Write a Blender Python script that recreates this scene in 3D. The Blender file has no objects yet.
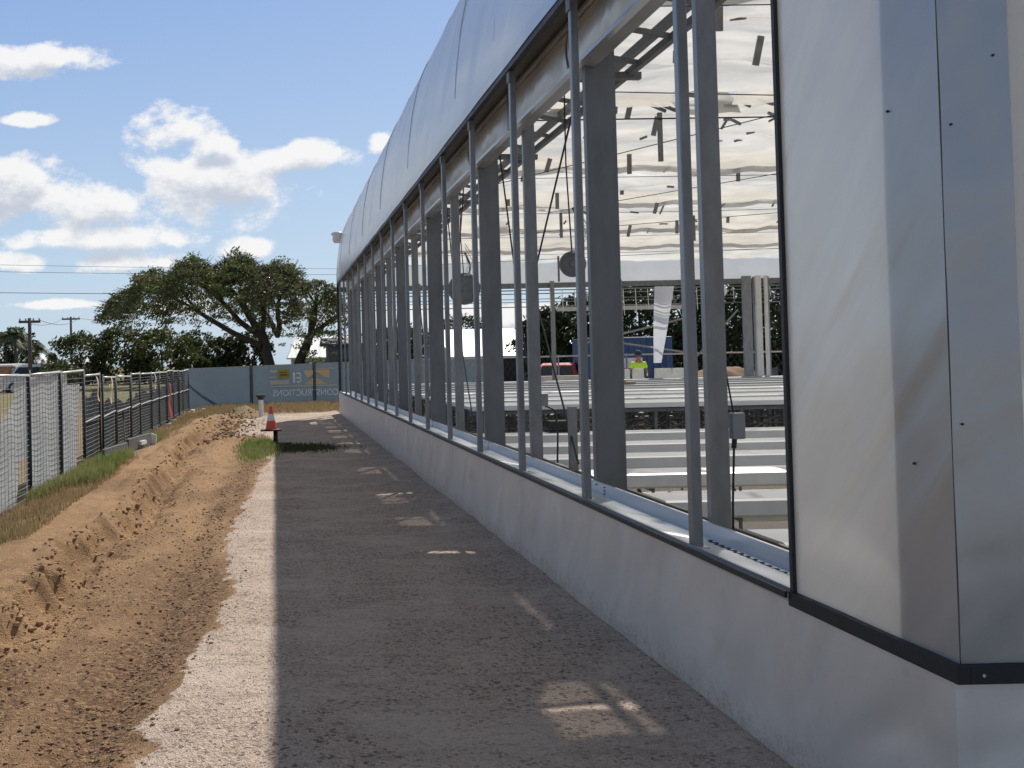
import bpy, bmesh, math, random
import numpy as np
from mathutils import Vector, Matrix
random.seed(7); RNG = np.random.default_rng(7)
PI = math.pi
sc = bpy.context.scene
COL = sc.collection

# ------------------------------------------------------------------ camera
F = 1180.0
cd = bpy.data.cameras.new('camera'); cam = bpy.data.objects.new('camera', cd); COL.objects.link(cam)
cd.sensor_width = 36; cd.lens = F / 1024 * 36
cd.shift_x = 0.23214; cd.shift_y = -0.0522
cd.clip_start = 0.05; cd.clip_end = 6000
P_, R_ = 0.0275, 0.022
fw = Vector((0, math.cos(P_), math.sin(P_))); r0 = Vector((1, 0, 0)); u0 = r0.cross(fw)
rr = r0 * math.cos(R_) - u0 * math.sin(R_); uu = u0 * math.cos(R_) + r0 * math.sin(R_)
M3 = Matrix((rr, uu, -fw)).transposed()
cam.matrix_world = Matrix.Translation((0, 0, 1.6)) @ M3.to_4x4()
sc.camera = cam

# ------------------------------------------------------------------ exposure
sc.view_settings.view_transform = 'Standard'; sc.view_settings.look = 'None'
sc.view_settings.gamma = 1; sc.view_settings.use_curve_mapping = False
sc.view_settings.exposure = 0.1

# ------------------------------------------------------------------ sun and sky
AZ = math.radians(24.5); EL = math.radians(46.5)
sun_dir = Vector((math.cos(EL) * math.sin(AZ), math.cos(EL) * math.cos(AZ), math.sin(EL)))
sl = bpy.data.lights.new('sun', 'SUN'); sl.energy = 4.9; sl.angle = math.radians(0.53); sl.color = (1, .955, .88)
so = bpy.data.objects.new('sun', sl); COL.objects.link(so)
so.rotation_euler = sun_dir.to_track_quat('Z', 'Y').to_euler(); so.location = (10, 20, 40)

world = bpy.data.worlds.new('World'); sc.world = world; world.use_nodes = True
WN = world.node_tree; WN.nodes.clear()

class NT:
    """small helper to write node trees as expressions"""
    def __init__(s, nt): s.nt = nt
    def node(s, t, **kw):
        n = s.nt.nodes.new(t)
        for k, v in kw.items(): setattr(n, k, v)
        return n
    def put(s, sock, v):
        if isinstance(v, bpy.types.NodeSocket): s.nt.links.new(v, sock)
        elif v is not None: sock.default_value = v
    def m(s, op, a, b=None, c=None, clamp=False):
        n = s.node('ShaderNodeMath', operation=op, use_clamp=clamp)
        s.put(n.inputs[0], a)
        if b is not None: s.put(n.inputs[1], b)
        if c is not None: s.put(n.inputs[2], c)
        return n.outputs[0]
    def xyz(s, v):
        n = s.node('ShaderNodeSeparateXYZ'); s.put(n.inputs[0], v); return n.outputs
    def comb(s, x, y, z):
        n = s.node('ShaderNodeCombineXYZ'); s.put(n.inputs[0], x); s.put(n.inputs[1], y); s.put(n.inputs[2], z); return n.outputs[0]
    def noise(s, v, scale, detail=4, rough=.55, dist=0.0):
        n = s.node('ShaderNodeTexNoise'); s.put(n.inputs['Vector'], v)
        n.inputs['Scale'].default_value = scale; n.inputs['Detail'].default_value = detail
        n.inputs['Roughness'].default_value = rough; n.inputs['Distortion'].default_value = dist
        return n.outputs['Fac']
    def voro(s, v, scale, feat='F1'):
        n = s.node('ShaderNodeTexVoronoi', feature=feat); s.put(n.inputs['Vector'], v); n.inputs['Scale'].default_value = scale
        return n.outputs
    def step(s, x, a, b):
        n = s.node('ShaderNodeMapRange', interpolation_type='SMOOTHSTEP'); s.put(n.inputs[0], x)
        n.inputs[1].default_value = a; n.inputs[2].default_value = b; return n.outputs[0]
    def lin(s, x, a, b, c, d):
        n = s.node('ShaderNodeMapRange'); s.put(n.inputs[0], x)
        for i, q in enumerate((a, b, c, d)): n.inputs[i + 1].default_value = q
        return n.outputs[0]
    def mix(s, f, a, b, mode='MIX'):
        n = s.node('ShaderNodeMix', data_type='RGBA', blend_type=mode)
        s.put(n.inputs[0], f)
        s.put(n.inputs[6], a if isinstance(a, bpy.types.NodeSocket) else (*a, 1))
        s.put(n.inputs[7], b if isinstance(b, bpy.types.NodeSocket) else (*b, 1))
        return n.outputs[2]
    def scale(s, v, k):
        n = s.node('ShaderNodeVectorMath', operation='MULTIPLY'); s.put(n.inputs[0], v); n.inputs[1].default_value = k; return n.outputs[0]
    def bump(s, h, dist=.01, strength=1.0, normal=None):
        n = s.node('ShaderNodeBump'); n.inputs['Distance'].default_value = dist; n.inputs['Strength'].default_value = strength
        s.put(n.inputs['Height'], h)
        if normal: s.put(n.inputs['Normal'], normal)
        return n.outputs[0]

w = NT(WN)
sky = w.node('ShaderNodeTexSky', sky_type='NISHITA', sun_disc=False)
sky.sun_elevation = EL; sky.sun_rotation = AZ; sky.air_density = 1.0; sky.dust_density = 1.3; sky.ozone_density = 1.4
tc = w.node('ShaderNodeTexCoord').outputs['Generated']
X, Y, Z = w.xyz(tc)
Ys = w.m('MAXIMUM', Y, 0.02)
U = w.m('DIVIDE', X, Ys); V = w.m('DIVIDE', Z, Ys)
# clouds of the sky, given by tangent-plane position (centre u, v, half sizes) as seen looking along +Y
CL = [(40, 50, 84, 21), (185, 126, 46, 24), (215, 144, 34, 14), (222, 180, 92, 40), (312, 158, 52, 17), (5, 182, 60, 38), (90, 200, 85, 27),
      (96, 234, 88, 15), (18, 257, 40, 11), (120, 260, 66, 12), (250, 248, 26, 12), (386, 146, 14, 13), (28, 114, 28, 7), (60, 300, 90, 6), (165, 305, 70, 7),
      (500, 320, 160, 14), (700, 300, 120, 20), (900, 150, 160, 60), (-160, 120, 120, 50), (-330, 250, 140, 25), (1150, 260, 160, 30)]
def density(vo, big=1.0):
    v2 = w.m('ADD', V, vo)
    vec = w.comb(U, w.m('MULTIPLY', v2, 1.5), 0.37)
    n = w.noise(vec, 22, 8, .62)
    n2 = w.noise(vec, 7, 3, .5)
    acc = None
    for cx, cy, rx, ry in CL:
        a = w.m('MULTIPLY', w.m('SUBTRACT', U, (cx - 275) / F), F / rx)
        b = w.m('MULTIPLY', w.m('SUBTRACT', v2, (363 - cy) / F), F / ry)
        d = w.m('SUBTRACT', 1.0, w.m('SQRT', w.m('ADD', w.m('MULTIPLY', a, a), w.m('MULTIPLY', b, b))))
        acc = d if acc is None else w.m('SMOOTH_MAX', acc, d, .18)
    acc = w.m('MAXIMUM', acc, -.9)
    return w.m('ADD', acc, w.m('ADD', w.m('MULTIPLY', w.m('SUBTRACT', n, .5), 2.7), w.m('MULTIPLY', w.m('SUBTRACT', n2, .5), 1.0)))
D0 = density(0.0); D1 = density(0.014)
mask = w.step(D0, -.08, .46)
front = w.step(Y, .02, .2)
mask = w.m('MULTIPLY', w.m('MULTIPLY', mask, front), .93)
shade = w.step(w.m('SUBTRACT', D1, w.m('MULTIPLY', D0, .25)), .0, .85)
cloudcol = w.mix(shade, (9.4, 9.3, 9.2), (5.6, 6.0, 6.8))
grad = w.mix(w.step(Z, .42, -.06), (2.15, 3.75, 7.4), (5.4, 7.0, 8.5))
skyc = w.mix(w.lin(w.step(Z, .95, .3), 0, 1, .0, .8), sky.outputs[0], grad)
skyc = w.mix(w.m('MULTIPLY', w.step(Z, .34, .58), .85), skyc, (1.7, 1.85, 2.1))
skyf = w.mix(mask, skyc, cloudcol)
bg = w.node('ShaderNodeBackground'); w.put(bg.inputs[0], skyf); bg.inputs[1].default_value = .095
wo = w.node('ShaderNodeOutputWorld'); WN.links.new(bg.outputs[0], wo.inputs[0])

# ------------------------------------------------------------------ helpers
ORIG = {}
def tag(o, label=None, cat=None, group=None, kind=None):
    if label: o['label'] = label
    if cat: o['category'] = cat
    if group: o['group'] = group
    if kind: o['kind'] = kind
    return o
def thing(name, loc, label, cat, group=None):
    o = bpy.data.objects.new(name, None); COL.objects.link(o); o.location = loc; o.empty_display_size = .2
    ORIG[o.name] = Vector(loc); return tag(o, label, cat, group)
def copy_tree(o, parent=None, only=None):
    c = o.copy(); COL.objects.link(c); c.parent = parent
    for ch in [q for q in COL.objects if q.parent == o]: copy_tree(ch, c)
    return c
def S(px, py, Yw, Zoff=0): return Vector(((px - 275) / F * Yw, Yw, 1.6 - (py - (363 - (px - 275) * .022)) / F * Yw))

class MB:
    def __init__(s): s.v = []; s.f = []; s.smooth = False
    def add(s, vs, fs):
        n = len(s.v); s.v += [tuple(q) for q in vs]; s.f += [tuple(i + n for i in q) for q in fs]; return s
    def box(s, x0, x1, y0, y1, z0, z1, b=0.0):
        if b:
            bm = bmesh.new(); bmesh.ops.create_cube(bm, size=1)
            for q in bm.verts:
                q.co = Vector(((x0 + x1) / 2 + q.co.x * (x1 - x0), (y0 + y1) / 2 + q.co.y * (y1 - y0), (z0 + z1) / 2 + q.co.z * (z1 - z0)))
            bmesh.ops.bevel(bm, geom=bm.edges[:], offset=b, segments=2, affect='EDGES', profile=.6)
            s.frombm(bm); return s
        v = [(x, y, z) for z in (z0, z1) for y in (y0, y1) for x in (x0, x1)]
        return s.add(v, [(0, 2, 3, 1), (4, 5, 7, 6), (0, 1, 5, 4), (2, 6, 7, 3), (0, 4, 6, 2), (1, 3, 7, 5)])
    def frombm(s, bm):
        bm.verts.index_update(); s.add([q.co[:] for q in bm.verts], [[q.index for q in f.verts] for f in bm.faces]); bm.free()
    def tube(s, pts, rad, n=6, cap=True):
        pts = [Vector(p) for p in pts]; rads = rad if isinstance(rad, (list, tuple)) else [rad] * len(pts)
        rings = []
        for i, p in enumerate(pts):
            d = (pts[min(i + 1, len(pts) - 1)] - pts[max(i - 1, 0)]).normalized()
            up = Vector((0, 0, 1)) if abs(d.z) < .95 else Vector((1, 0, 0))
            a = d.cross(up).normalized(); b = d.cross(a)
            rings.append([p + (a * math.cos(2 * PI * k / n) + b * math.sin(2 * PI * k / n)) * rads[i] for k in range(n)])
        vs = [q for r in rings for q in r]; fs = []
        for i in range(len(rings) - 1):
            for k in range(n): fs.append((i * n + k, i * n + (k + 1) % n, (i + 1) * n + (k + 1) % n, (i + 1) * n + k))
        if cap: fs += [tuple(range(n))[::-1], tuple((len(rings) - 1) * n + k for k in range(n))]
        return s.add(vs, fs)
    def bar(s, a, b, w_, h_):
        a, b = Vector(a), Vector(b); d = (b - a).normalized(); up = Vector((0, 0, 1)) if abs(d.z) < .95 else Vector((0, 1, 0))
        q = d.cross(up).normalized() * w_ / 2; t = q.cross(d).normalized() * h_ / 2
        vs = [e + i * q + j * t for e in (a, b) for i, j in ((-1, -1), (1, -1), (1, 1), (-1, 1))]
        return s.add(vs, [(3, 2, 1, 0), (4, 5, 6, 7), (0, 1, 5, 4), (1, 2, 6, 5), (2, 3, 7, 6), (3, 0, 4, 7)])
    def prism(s, poly, axis, a, b):
        """poly in the two other axes, extruded along axis from a to b"""
        n = len(poly); vs = []
        for e in (a, b):
            for p, q in poly: vs.append({'x': (e, p, q), 'y': (p, e, q), 'z': (p, q, e)}[axis])
        return s.add(vs, [tuple(range(n)), tuple(range(n, 2 * n))[::-1]] + [(i, i + n, (i + 1) % n + n, (i + 1) % n) for i in range(n)])
    def grid(s, fn, nu, nv, skip=None):
        vs = [fn(i / nu, j / nv) for j in range(nv + 1) for i in range(nu + 1)]
        fs = []
        for j in range(nv):
            for i in range(nu):
                if skip and skip((i + .5) / nu, (j + .5) / nv): continue
                a = j * (nu + 1) + i; fs.append((a, a + 1, a + nu + 2, a + nu + 1))
        s.smooth = True; return s.add(vs, fs)
    def lathe(s, prof, c, n=20):
        vs = []; 
        for r, z in prof:
            for k in range(n): vs.append((c[0] + r * math.cos(2 * PI * k / n), c[1] + r * math.sin(2 * PI * k / n), c[2] + z))
        fs = [(i * n + k, i * n + (k + 1) % n, (i + 1) * n + (k + 1) % n, (i + 1) * n + k) for i in range(len(prof) - 1) for k in range(n)]
        fs += [tuple(range(n))[::-1], tuple((len(prof) - 1) * n + k for k in range(n))]
        return s.add(vs, fs)
    def build(s, name, m, parent=None, smooth=None, fix=True):
        me = bpy.data.meshes.new(name); o = bpy.data.objects.new(name, me)
        org = Vector((0, 0, 0))
        if parent is not None: org = ORIG[parent.name]
        vs = [(x - org.x, y - org.y, z - org.z) for x, y, z in s.v]
        me.from_pydata(vs, [], s.f); me.materials.append(m)
        if fix:
            bm = bmesh.new(); bm.from_mesh(me); bmesh.ops.recalc_face_normals(bm, faces=bm.faces[:]); bm.to_mesh(me); bm.free()
        if (s.smooth if smooth is None else smooth): me.polygons.foreach_set('use_smooth', [True] * len(me.polygons))
        COL.objects.link(o)
        if parent is not None:
            o.parent = parent; ORIG[o.name] = org
        return o

# fractal value noise in numpy
_T = RNG.random((256, 256))
def vn(x, y):
    xi = np.floor(x).astype(int); yi = np.floor(y).astype(int); fx = x - xi; fy = y - yi
    fx = fx * fx * (3 - 2 * fx); fy = fy * fy * (3 - 2 * fy)
    g = lambda a, b: _T[a % 256, b % 256]
    return (g(xi, yi) * (1 - fx) + g(xi + 1, yi) * fx) * (1 - fy) + (g(xi, yi + 1) * (1 - fx) + g(xi + 1, yi + 1) * fx) * fy
def fbm(x, y, o=4, k=.5):
    x = np.asarray(x, float); y = np.asarray(y, float); r = 0; a = 1; t = 0
    for i in range(o): r = r + a * vn(x * 2 ** i + 17.3 * i, y * 2 ** i + 9.1 * i); t += a; a *= k
    return r / t
def sst(x, a, b):
    t = np.clip((x - a) / (b - a), 0, 1); return t * t * (3 - 2 * t)

# ------------------------------------------------------------------ materials
def new_mat(name):
    m = bpy.data.materials.new(name); m.use_nodes = True; n = m.node_tree; n.nodes.clear()
    t = NT(n); out = t.node('ShaderNodeOutputMaterial'); bs = t.node('ShaderNodeBsdfPrincipled')
    n.links.new(bs.outputs[0], out.inputs[0]); return m, t, bs, out
def mat(name, c, rough=.6, metal=0.0, var=.15, vs=6, bump=.0, bs_=40, c2=None, stretch=(1, 1, 1), spec=.5):
    m, t, b, o = new_mat(name)
    g = t.node('ShaderNodeTexCoord').outputs['Object']; g = t.scale(g, stretch)
    n = t.noise(g, vs, 5, .6)
    dark = tuple(q * (1 - var * 1.6) for q in c); lite = tuple(min(1, q * (1 + var)) for q in c)
    col = t.mix(t.lin(n, .3, .7, 0, 1), dark if c2 is None else c2, lite if c2 is None else c)
    t.put(b.inputs['Base Color'], col); b.inputs['Metallic'].default_value = metal
    t.put(b.inputs['Roughness'], t.lin(n, .3, .7, max(0, rough - .08), min(1, rough + .08)))
    b.inputs['Specular IOR Level'].default_value = spec
    if bump: t.put(b.inputs['Normal'], t.bump(t.noise(g, bs_, 4, .6), bump))
    return m
def film(name, c, trans=.5, rough=.35, gloss=.25, bumpd=.02, vs=1.5, stretch=(1, 1, 1), var=.12, gloss_c=(.9, .92, .95), clear=0.0, rot=None, stain=.22):
    """thin translucent sheeting"""
    m, t, b, out = new_mat(name); m.node_tree.nodes.remove(b)
    g = t.node('ShaderNodeTexCoord').outputs['Object']
    if rot:
        mp = t.node('ShaderNodeMapping'); t.put(mp.inputs[0], g); mp.inputs['Rotation'].default_value = rot; g = mp.outputs[0]
    g = t.scale(g, stretch); n = t.noise(g, vs, 5, .6, .4); n2 = t.noise(g, vs * 9, 3, .6)
    col = t.mix(t.lin(n, .3, .7, 0, 1), tuple(q * (1 - var) for q in c), c)
    col = t.mix(t.m('MULTIPLY', t.step(n2, .62, .8), stain), col, (c[0] * .55, c[1] * .53, c[2] * .5))
    bp = t.bump(t.m('ADD', t.noise(g, vs, 1.5, .4, .6), t.m('MULTIPLY', t.noise(g, vs * 5, 2, .5), .035)), bumpd)
    d = t.node('ShaderNodeBsdfDiffuse'); tr = t.node('ShaderNodeBsdfTranslucent'); gl = t.node('ShaderNodeBsdfAnisotropic') if False else t.node('ShaderNodeBsdfGlossy')
    for q in (d, tr): t.put(q.inputs['Color'], col); t.put(q.inputs['Normal'], bp)
    t.put(gl.inputs['Color'], (*gloss_c, 1)); gl.inputs['Roughness'].default_value = rough; t.put(gl.inputs['Normal'], bp)
    a = t.node('ShaderNodeMixShader'); a.inputs[0].default_value = trans
    t.nt.links.new(d.outputs[0], a.inputs[1]); t.nt.links.new(tr.outputs[0], a.inputs[2])
    e = t.node('ShaderNodeMixShader'); e.inputs[0].default_value = gloss
    t.nt.links.new(a.outputs[0], e.inputs[1]); t.nt.links.new(gl.outputs[0], e.inputs[2])
    if clear:
        tp_ = t.node('ShaderNodeBsdfTransparent'); h_ = t.node('ShaderNodeMixShader'); h_.inputs[0].default_value = clear
        t.nt.links.new(e.outputs[0], h_.inputs[1]); t.nt.links.new(tp_.outputs[0], h_.inputs[2]); e = h_
    t.nt.links.new(e.outputs[0], out.inputs[0]); return m

M = {}
M['galv'] = mat('galvanised_steel', (.26, .27, .28), .38, .6, .14, 9, .0006, 60, stretch=(1, 1, .35))
M['galv_col'] = mat('galvanised_column', (.18, .19, .20), .45, .4, .13, 7, .0006, 50, stretch=(1, 1, .3))
M['galv_bright'] = mat('bright_galvanised', (.60, .62, .64), .34, .7, .10, 2.5, 0, 40, stretch=(1, .4, 1))
M['galv_old'] = mat('dull_grey_steel', (.2, .21, .215), .6, .3, .2, 8)
M['white_metal'] = mat('white_painted_steel', (.72, .72, .70), .45, 0, .08, 5)
M['trough'] = mat('white_trough', (.78, .78, .76), .4, 0, .07, 3)
M['dark'] = mat('dark_trim', (.02, .021, .023), .55, 0, .2, 12)
M['rubber'] = mat('black_rubber', (.012, .012, .013), .6, 0, .3, 10, .001, 60)
M['film_wall'] = film('wall_sheeting', (.94, .93, .90), .74, .32, .24, .03, 1.5, (1, .4, 2.4), .2, rot=(.75, 0, 0), stain=.12)
M['film_top'] = film('upper_cladding', (.74, .75, .76), .5, .24, .48, .05, .8, (1, .5, 1.6), .2, rot=(.6, 0, 0), stain=.15)
M['film_roof'] = film('roof_sheeting', (.80, .765, .70), .60, .5, .03, .2, 1.6, (.4, 1.8, 1), .34, clear=.16)  # colour variation paints in the tan shading of the folds
M['film_edge'] = film('edge_roof_sheeting', (.80, .765, .70), .60, .5, .03, .2, 1.6, (.4, 1.8, 1), .34)  # same painted fold shading, no clear share, so it blocks sun stripes
M['film_thin'] = film('thin_roof_sheeting', (.85, .84, .80), .6, .5, .03, .05, 1.6, clear=.19)
M['film_end'] = film('end_sheeting', (.86, .85, .82), .6, .5, .05, .03, 1.6, (.5, 1.4, 1), .10)
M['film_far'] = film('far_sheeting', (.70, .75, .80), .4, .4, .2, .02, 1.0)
M['cloth'] = film('grey_shadecloth', (.74, .74, .71), .5, .6, .03, .006, 3, (1, .3, 6), .06, stain=0)
M['cloth_dark'] = film('dark_shadecloth', (.09, .095, .10), .3, .6, .03, .02, 3)
M['fencepost'] = mat('dark_fence_post', (.06, .065, .07), .5, .4, .25, 9)
M['rail'] = mat('pale_rail', (.55, .55, .53), .4, .3, .1, 9)
M['wire'] = mat('fence_wire', (.10, .105, .11), .5, .5, .1, 9)
M['cable'] = mat('black_cable', (.015, .015, .016), .5, 0, .2, 9)
M['greybox'] = mat('grey_plastic', (.27, .29, .31), .5, 0, .08, 5)
M['board'] = mat('grey_board', (.13, .135, .145), .7, 0, .2, 6)
M['timber'] = mat('weathered_timber', (.33, .22, .13), .8, 0, .25, 12, .002, 40, stretch=(1, 1, .2))
M['white'] = mat('white_plastic', (.78, .78, .76), .4, 0, .06, 9)
M['orange'] = mat('orange_plastic', (.85, .10, .04), .4, 0, .08, 9)
M['conewhite'] = mat('reflective_white', (.8, .8, .8), .3, 0, .06, 20)
M['red'] = mat('red_paint', (.55, .03, .03), .35, 0, .1, 4)
M['blue'] = mat('blue_paint', (.03, .08, .19), .5, 0, .2, 2)
M['glass'] = mat('dark_glass', (.02, .025, .03), .12, 0, .1, 3)
M['tyre'] = mat('tyre', (.02, .02, .02), .8, 0, .1, 9)
M['bark'] = mat('bark', (.075, .06, .048), .9, 0, .35, 3, .03, 8, stretch=(1, 1, .3))
M['house'] = mat('pale_render', (.55, .52, .47), .8, 0, .1, 1.5)
M['brick'] = mat('tan_brick', (.36, .20, .13), .85, 0, .15, 4)
M['roofw'] = mat('white_roof_sheet', (.72, .72, .70), .45, .1, .12, .6, stretch=(6, .3, 1))
M['shed'] = mat('grey_shed_sheet', (.13, .14, .16), .6, .2, .15, .8, stretch=(6, .3, 1))
M['pole'] = mat('weathered_pole', (.11, .09, .075), .85, 0, .2, 4)
M['concrete'] = mat('concrete', (.48, .46, .42), .85, 0, .12, 3, .003, 30)
M['skin'] = mat('skin', (.30, .16, .10), .6, 0, .05, 9)
M['hivis'] = mat('hi_vis_cloth', (.52, .80, .06), .7, 0, .06, 9)
M['navy'] = mat('navy_cloth', (.03, .04, .08), .8, 0, .1, 9)
M['yellow'] = mat('yellow_sign', (.36, .27, .02), .5, 0, .25, 12)
M['pink'] = mat('pale_pink_tape', (.75, .52, .45), .5, 0, .1, 8)
M['cream'] = mat('cream_tape', (.72, .62, .42), .5, 0, .1, 8)

def wall_mat():
    m, t, b, out = new_mat('base_wall_sheeting'); m.node_tree.nodes.remove(b)
    g = t.node('ShaderNodeTexCoord').outputs['Object']; z = t.xyz(g)[2]
    mp = t.node('ShaderNodeMapping'); t.put(mp.inputs[0], g); mp.inputs['Rotation'].default_value = (.9, 0, 0)
    n = t.noise(t.scale(mp.outputs[0], (1, .8, 1.6)), 1.6, 5, .6, .5); n2 = t.noise(g, 14, 4, .65); n3 = t.noise(g, 60, 3, .6)
    col = t.mix(t.lin(n, .3, .7, 0, 1), (.64, .585, .52), (.80, .74, .665))
    col = t.mix(t.m('MULTIPLY', t.step(n2, .58, .75), .25), col, (.40, .35, .29))
    splash = t.m('MULTIPLY', t.step(t.m('ADD', z, t.m('MULTIPLY', t.m('SUBTRACT', n2, .5), .5)), .17, -.02), t.step(n3, .35, .6))
    col = t.mix(t.m('MULTIPLY', splash, .75), col, (.36, .26, .18))
    seam = t.m('LESS_THAN', t.m('ABSOLUTE', t.m('SUBTRACT', t.m('FRACT', t.m('DIVIDE', t.m('ADD', t.xyz(g)[1], 1.1), 3.3)), .5)), .0016)
    col = t.mix(t.m('MULTIPLY', seam, .0), col, (.2, .19, .18))
    bp = t.bump(t.m('ADD', t.noise(t.scale(mp.outputs[0], (1, .8, 1.6)), 1.6, 1.5, .4, .5), t.m('MULTIPLY', n2, .02)), .06)
    d = t.node('ShaderNodeBsdfDiffuse'); gl = t.node('ShaderNodeBsdfGlossy'); gl.inputs['Roughness'].default_value = .36; t.put(gl.inputs['Color'], (.86, .86, .85, 1))
    t.put(d.inputs['Color'], col); t.put(d.inputs['Normal'], bp); t.put(gl.inputs['Normal'], bp)
    e = t.node('ShaderNodeMixShader'); e.inputs[0].default_value = .34; t.nt.links.new(d.outputs[0], e.inputs[1]); t.nt.links.new(gl.outputs[0], e.inputs[2]); t.nt.links.new(e.outputs[0], out.inputs[0]); return m
def leaf_mat(name, c1, c2, c3=None, tr=.3):
    m, t, b, out = new_mat(name); m.node_tree.nodes.remove(b)
    oi = t.node('ShaderNodeNewGeometry').outputs['Random Per Island']
    g = t.node('ShaderNodeTexCoord').outputs['Object']; n = t.noise(g, .5, 3)
    col = t.mix(oi, c1, c2)
    if c3: col = t.mix(t.step(n, .45, .65), col, c3)
    d = t.node('ShaderNodeBsdfPrincipled'); d.inputs['Roughness'].default_value = .55; d.inputs['Specular IOR Level'].default_value = .3
    tr_ = t.node('ShaderNodeBsdfTranslucent')
    t.put(d.inputs['Base Color'], col); t.put(tr_.inputs['Color'], col)
    a = t.node('ShaderNodeMixShader'); a.inputs[0].default_value = tr
    t.nt.links.new(d.outputs[0], a.inputs[1]); t.nt.links.new(tr_.outputs[0], a.inputs[2]); t.nt.links.new(a.outputs[0], out.inputs[0]); return m
M['leaf_rain'] = leaf_mat('rain_tree_leaves', (.065, .09, .025), (.17, .19, .06), (.16, .15, .06))
M['leaf_dark'] = leaf_mat('dark_leaves', (.022, .038, .013), (.052, .07, .024), tr=.15)
M['leaf_mid'] = leaf_mat('mid_leaves', (.04, .06, .018), (.10, .12, .035), (.08, .085, .03))
M['leaf_palm'] = leaf_mat('palm_leaves', (.05, .07, .03), (.12, .14, .07))
M['grass_g'] = leaf_mat('green_grass', (.11, .16, .035), (.30, .37, .11), (.32, .30, .14))
M['grass_d'] = leaf_mat('dry_grass', (.25, .17, .09), (.42, .31, .17), (.30, .24, .11))

# ------------------------------------------------------------------ ground sheet
def ridge_x(y): return -1.68 - .07 * np.sin(y * .35) - .12 * sst(y, 18, 30) + .35 * (fbm(y * .9, 3.3 + 0 * y, 3) - .5)
def edge_x(y): return -.42 - .20 * sst(y, 9, 4) + .17 * sst(y, 11, 18) + .42 * (fbm(y * .55, 7.7 + 0 * y, 4) - .5)
def H(x, y):
    x = np.asarray(x, float); y = np.asarray(y, float)
    near = sst(y, 60, 40) * sst(y, -20, -6)
    e = edge_x(y); r = ridge_x(y)
    dirt = sst(x, e + .10, e - .25)
    z = -.05 * dirt + .010 * (fbm(x * 3, y * 1.2, 4) - .5) * 2
    # wheel pressed track
    z = z + dirt * (.055 * (fbm(x * 2.2 + 5, y * .8, 4) - .5) + .03 * (fbm(x * 9, y * 7, 3) - .5))
    # bank with a crumbled cut face
    rr_ = r + .10 * (fbm(x * 3 + 1, y * 3.1, 3) - .5) + .05 * np.sin(y * 9 + 3 * fbm(y * .7, x * 0, 2)) * sst(x, r - .25, r) + .15 * (fbm(y * 7.3, x * 1.1, 3) - .5) * sst(x, r - .4, r - .05)
    face = sst(x, rr_ + .06, rr_ - .14)
    z = z - .07 * np.exp(-((x - rr_ - .12) / .13) ** 2) * sst(y, 36, 30)
    bank = face * (.15 + .05 * (fbm(x * 2.1, y * .9 + 3, 4) - .5) * 2) * sst(y, 38, 30)
    z = z + bank
    rg = 1 - np.abs(2 * fbm(x * 6.5 + 3, y * 4.5, 5, .6) - 1)
    z = z + dirt * (.036 * (rg ** 2 - .6) * (.25 + 1.4 * np.exp(-((x - rr_) / .25) ** 2)) + .012 * (fbm(x * 21, y * 17, 3) - .5) * 2)
    z = z - dirt * .028 * (np.exp(-((x + .82 + .04 * np.sin(y * .5)) / .13) ** 2) + np.exp(-((x + 1.38 + .04 * np.sin(y * .5)) / .12) ** 2))
    z = z + .012 * (fbm(x * 1.7 + 8, y * 1.1 + 3, 4) - .5) * 2 * (1 - dirt) + .035 * sst(x, 1.55, 1.93) * fbm(x * 5, y * 2.5, 4)
    # clumps along the brink
    z = z + .10 * np.exp(-((x - rr_ + .08) / .10) ** 2) * np.maximum(0, fbm(x * 7, y * 5.5, 4) - .46) * 2 * sst(y, 34, 28)
    # second furrow half way up the bank
    z = z - .06 * np.exp(-((x - rr_ + .48) / .10) ** 2) * sst(fbm(y * .5, y * 0 + 2, 2), .4, .6)
    # low heaps by the grass at the far bend
    for (hx, hy, sx, sy, hh) in ((-.95, 24.6, .5, 1.6, .16), (-1.35, 21.5, .35, 1.8, .12), (-1.0, 37.5, .5, .9, .28), (-1.65, 35, .4, 2.0, .12), (-.35, 22.3, .3, .8, .06)):
        z = z + hh * np.exp(-((x - hx) / sx) ** 2 - ((y - hy) / sy) ** 2) * (.6 + .8 * fbm(x * 5, y * 4, 4))
    # fall towards the site fence
    z = z - .36 * sst(x, -2.1, -3.7) * sst(y, 50, 20) - .2 * sst(x, -2.35, -3.6) * sst(y, 20, 50)
    far = sst(x, -4, -9)
    z = z * (1 - far) - .42 * far
    z = z - .0 * x
    # inside of the greenhouse: flat
    ins = sst(x, 1.94, 1.99)
    z = z * (1 - ins) * near + (1 - near) * (-.12) * (1 - ins) - .05 * ins
    z = z * sst(x, 60, 16) if False else z
    return z
def axis(segs):
    out = [];
    for a, b, st in segs: out += list(np.arange(a, b, st))
    return np.array(out + [segs[-1][1]])
xs = axis([(-900, -100, 80), (-100, -20, 8), (-20, -5, .8), (-5, -3.6, .12), (-3.6, 2.0, .028), (2.0, 3.2, .15), (3.2, 18, 1.2), (18, 100, 8), (100, 900, 80)])
ys = axis([(-300, -20, 35), (-20, 0, 2.5), (0, 3.5, .2), (3.5, 9, .028), (9, 16, .05), (16, 28, .09), (28, 50, .18), (50, 120, 5), (120, 1500, 60)])
GX, GY = np.meshgrid(xs, ys); GZ = H(GX, GY)
me = bpy.data.meshes.new('ground'); nx, ny = len(xs), len(ys)
me.vertices.add(nx * ny); me.vertices.foreach_set('co', np.stack([GX, GY, GZ], -1).astype(np.float32).ravel())
ii = (np.arange(ny - 1)[:, None] * nx + np.arange(nx - 1)[None]).ravel()
quads = np.stack([ii, ii + 1, ii + nx + 1, ii + nx], -1).astype(np.int32)
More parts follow.
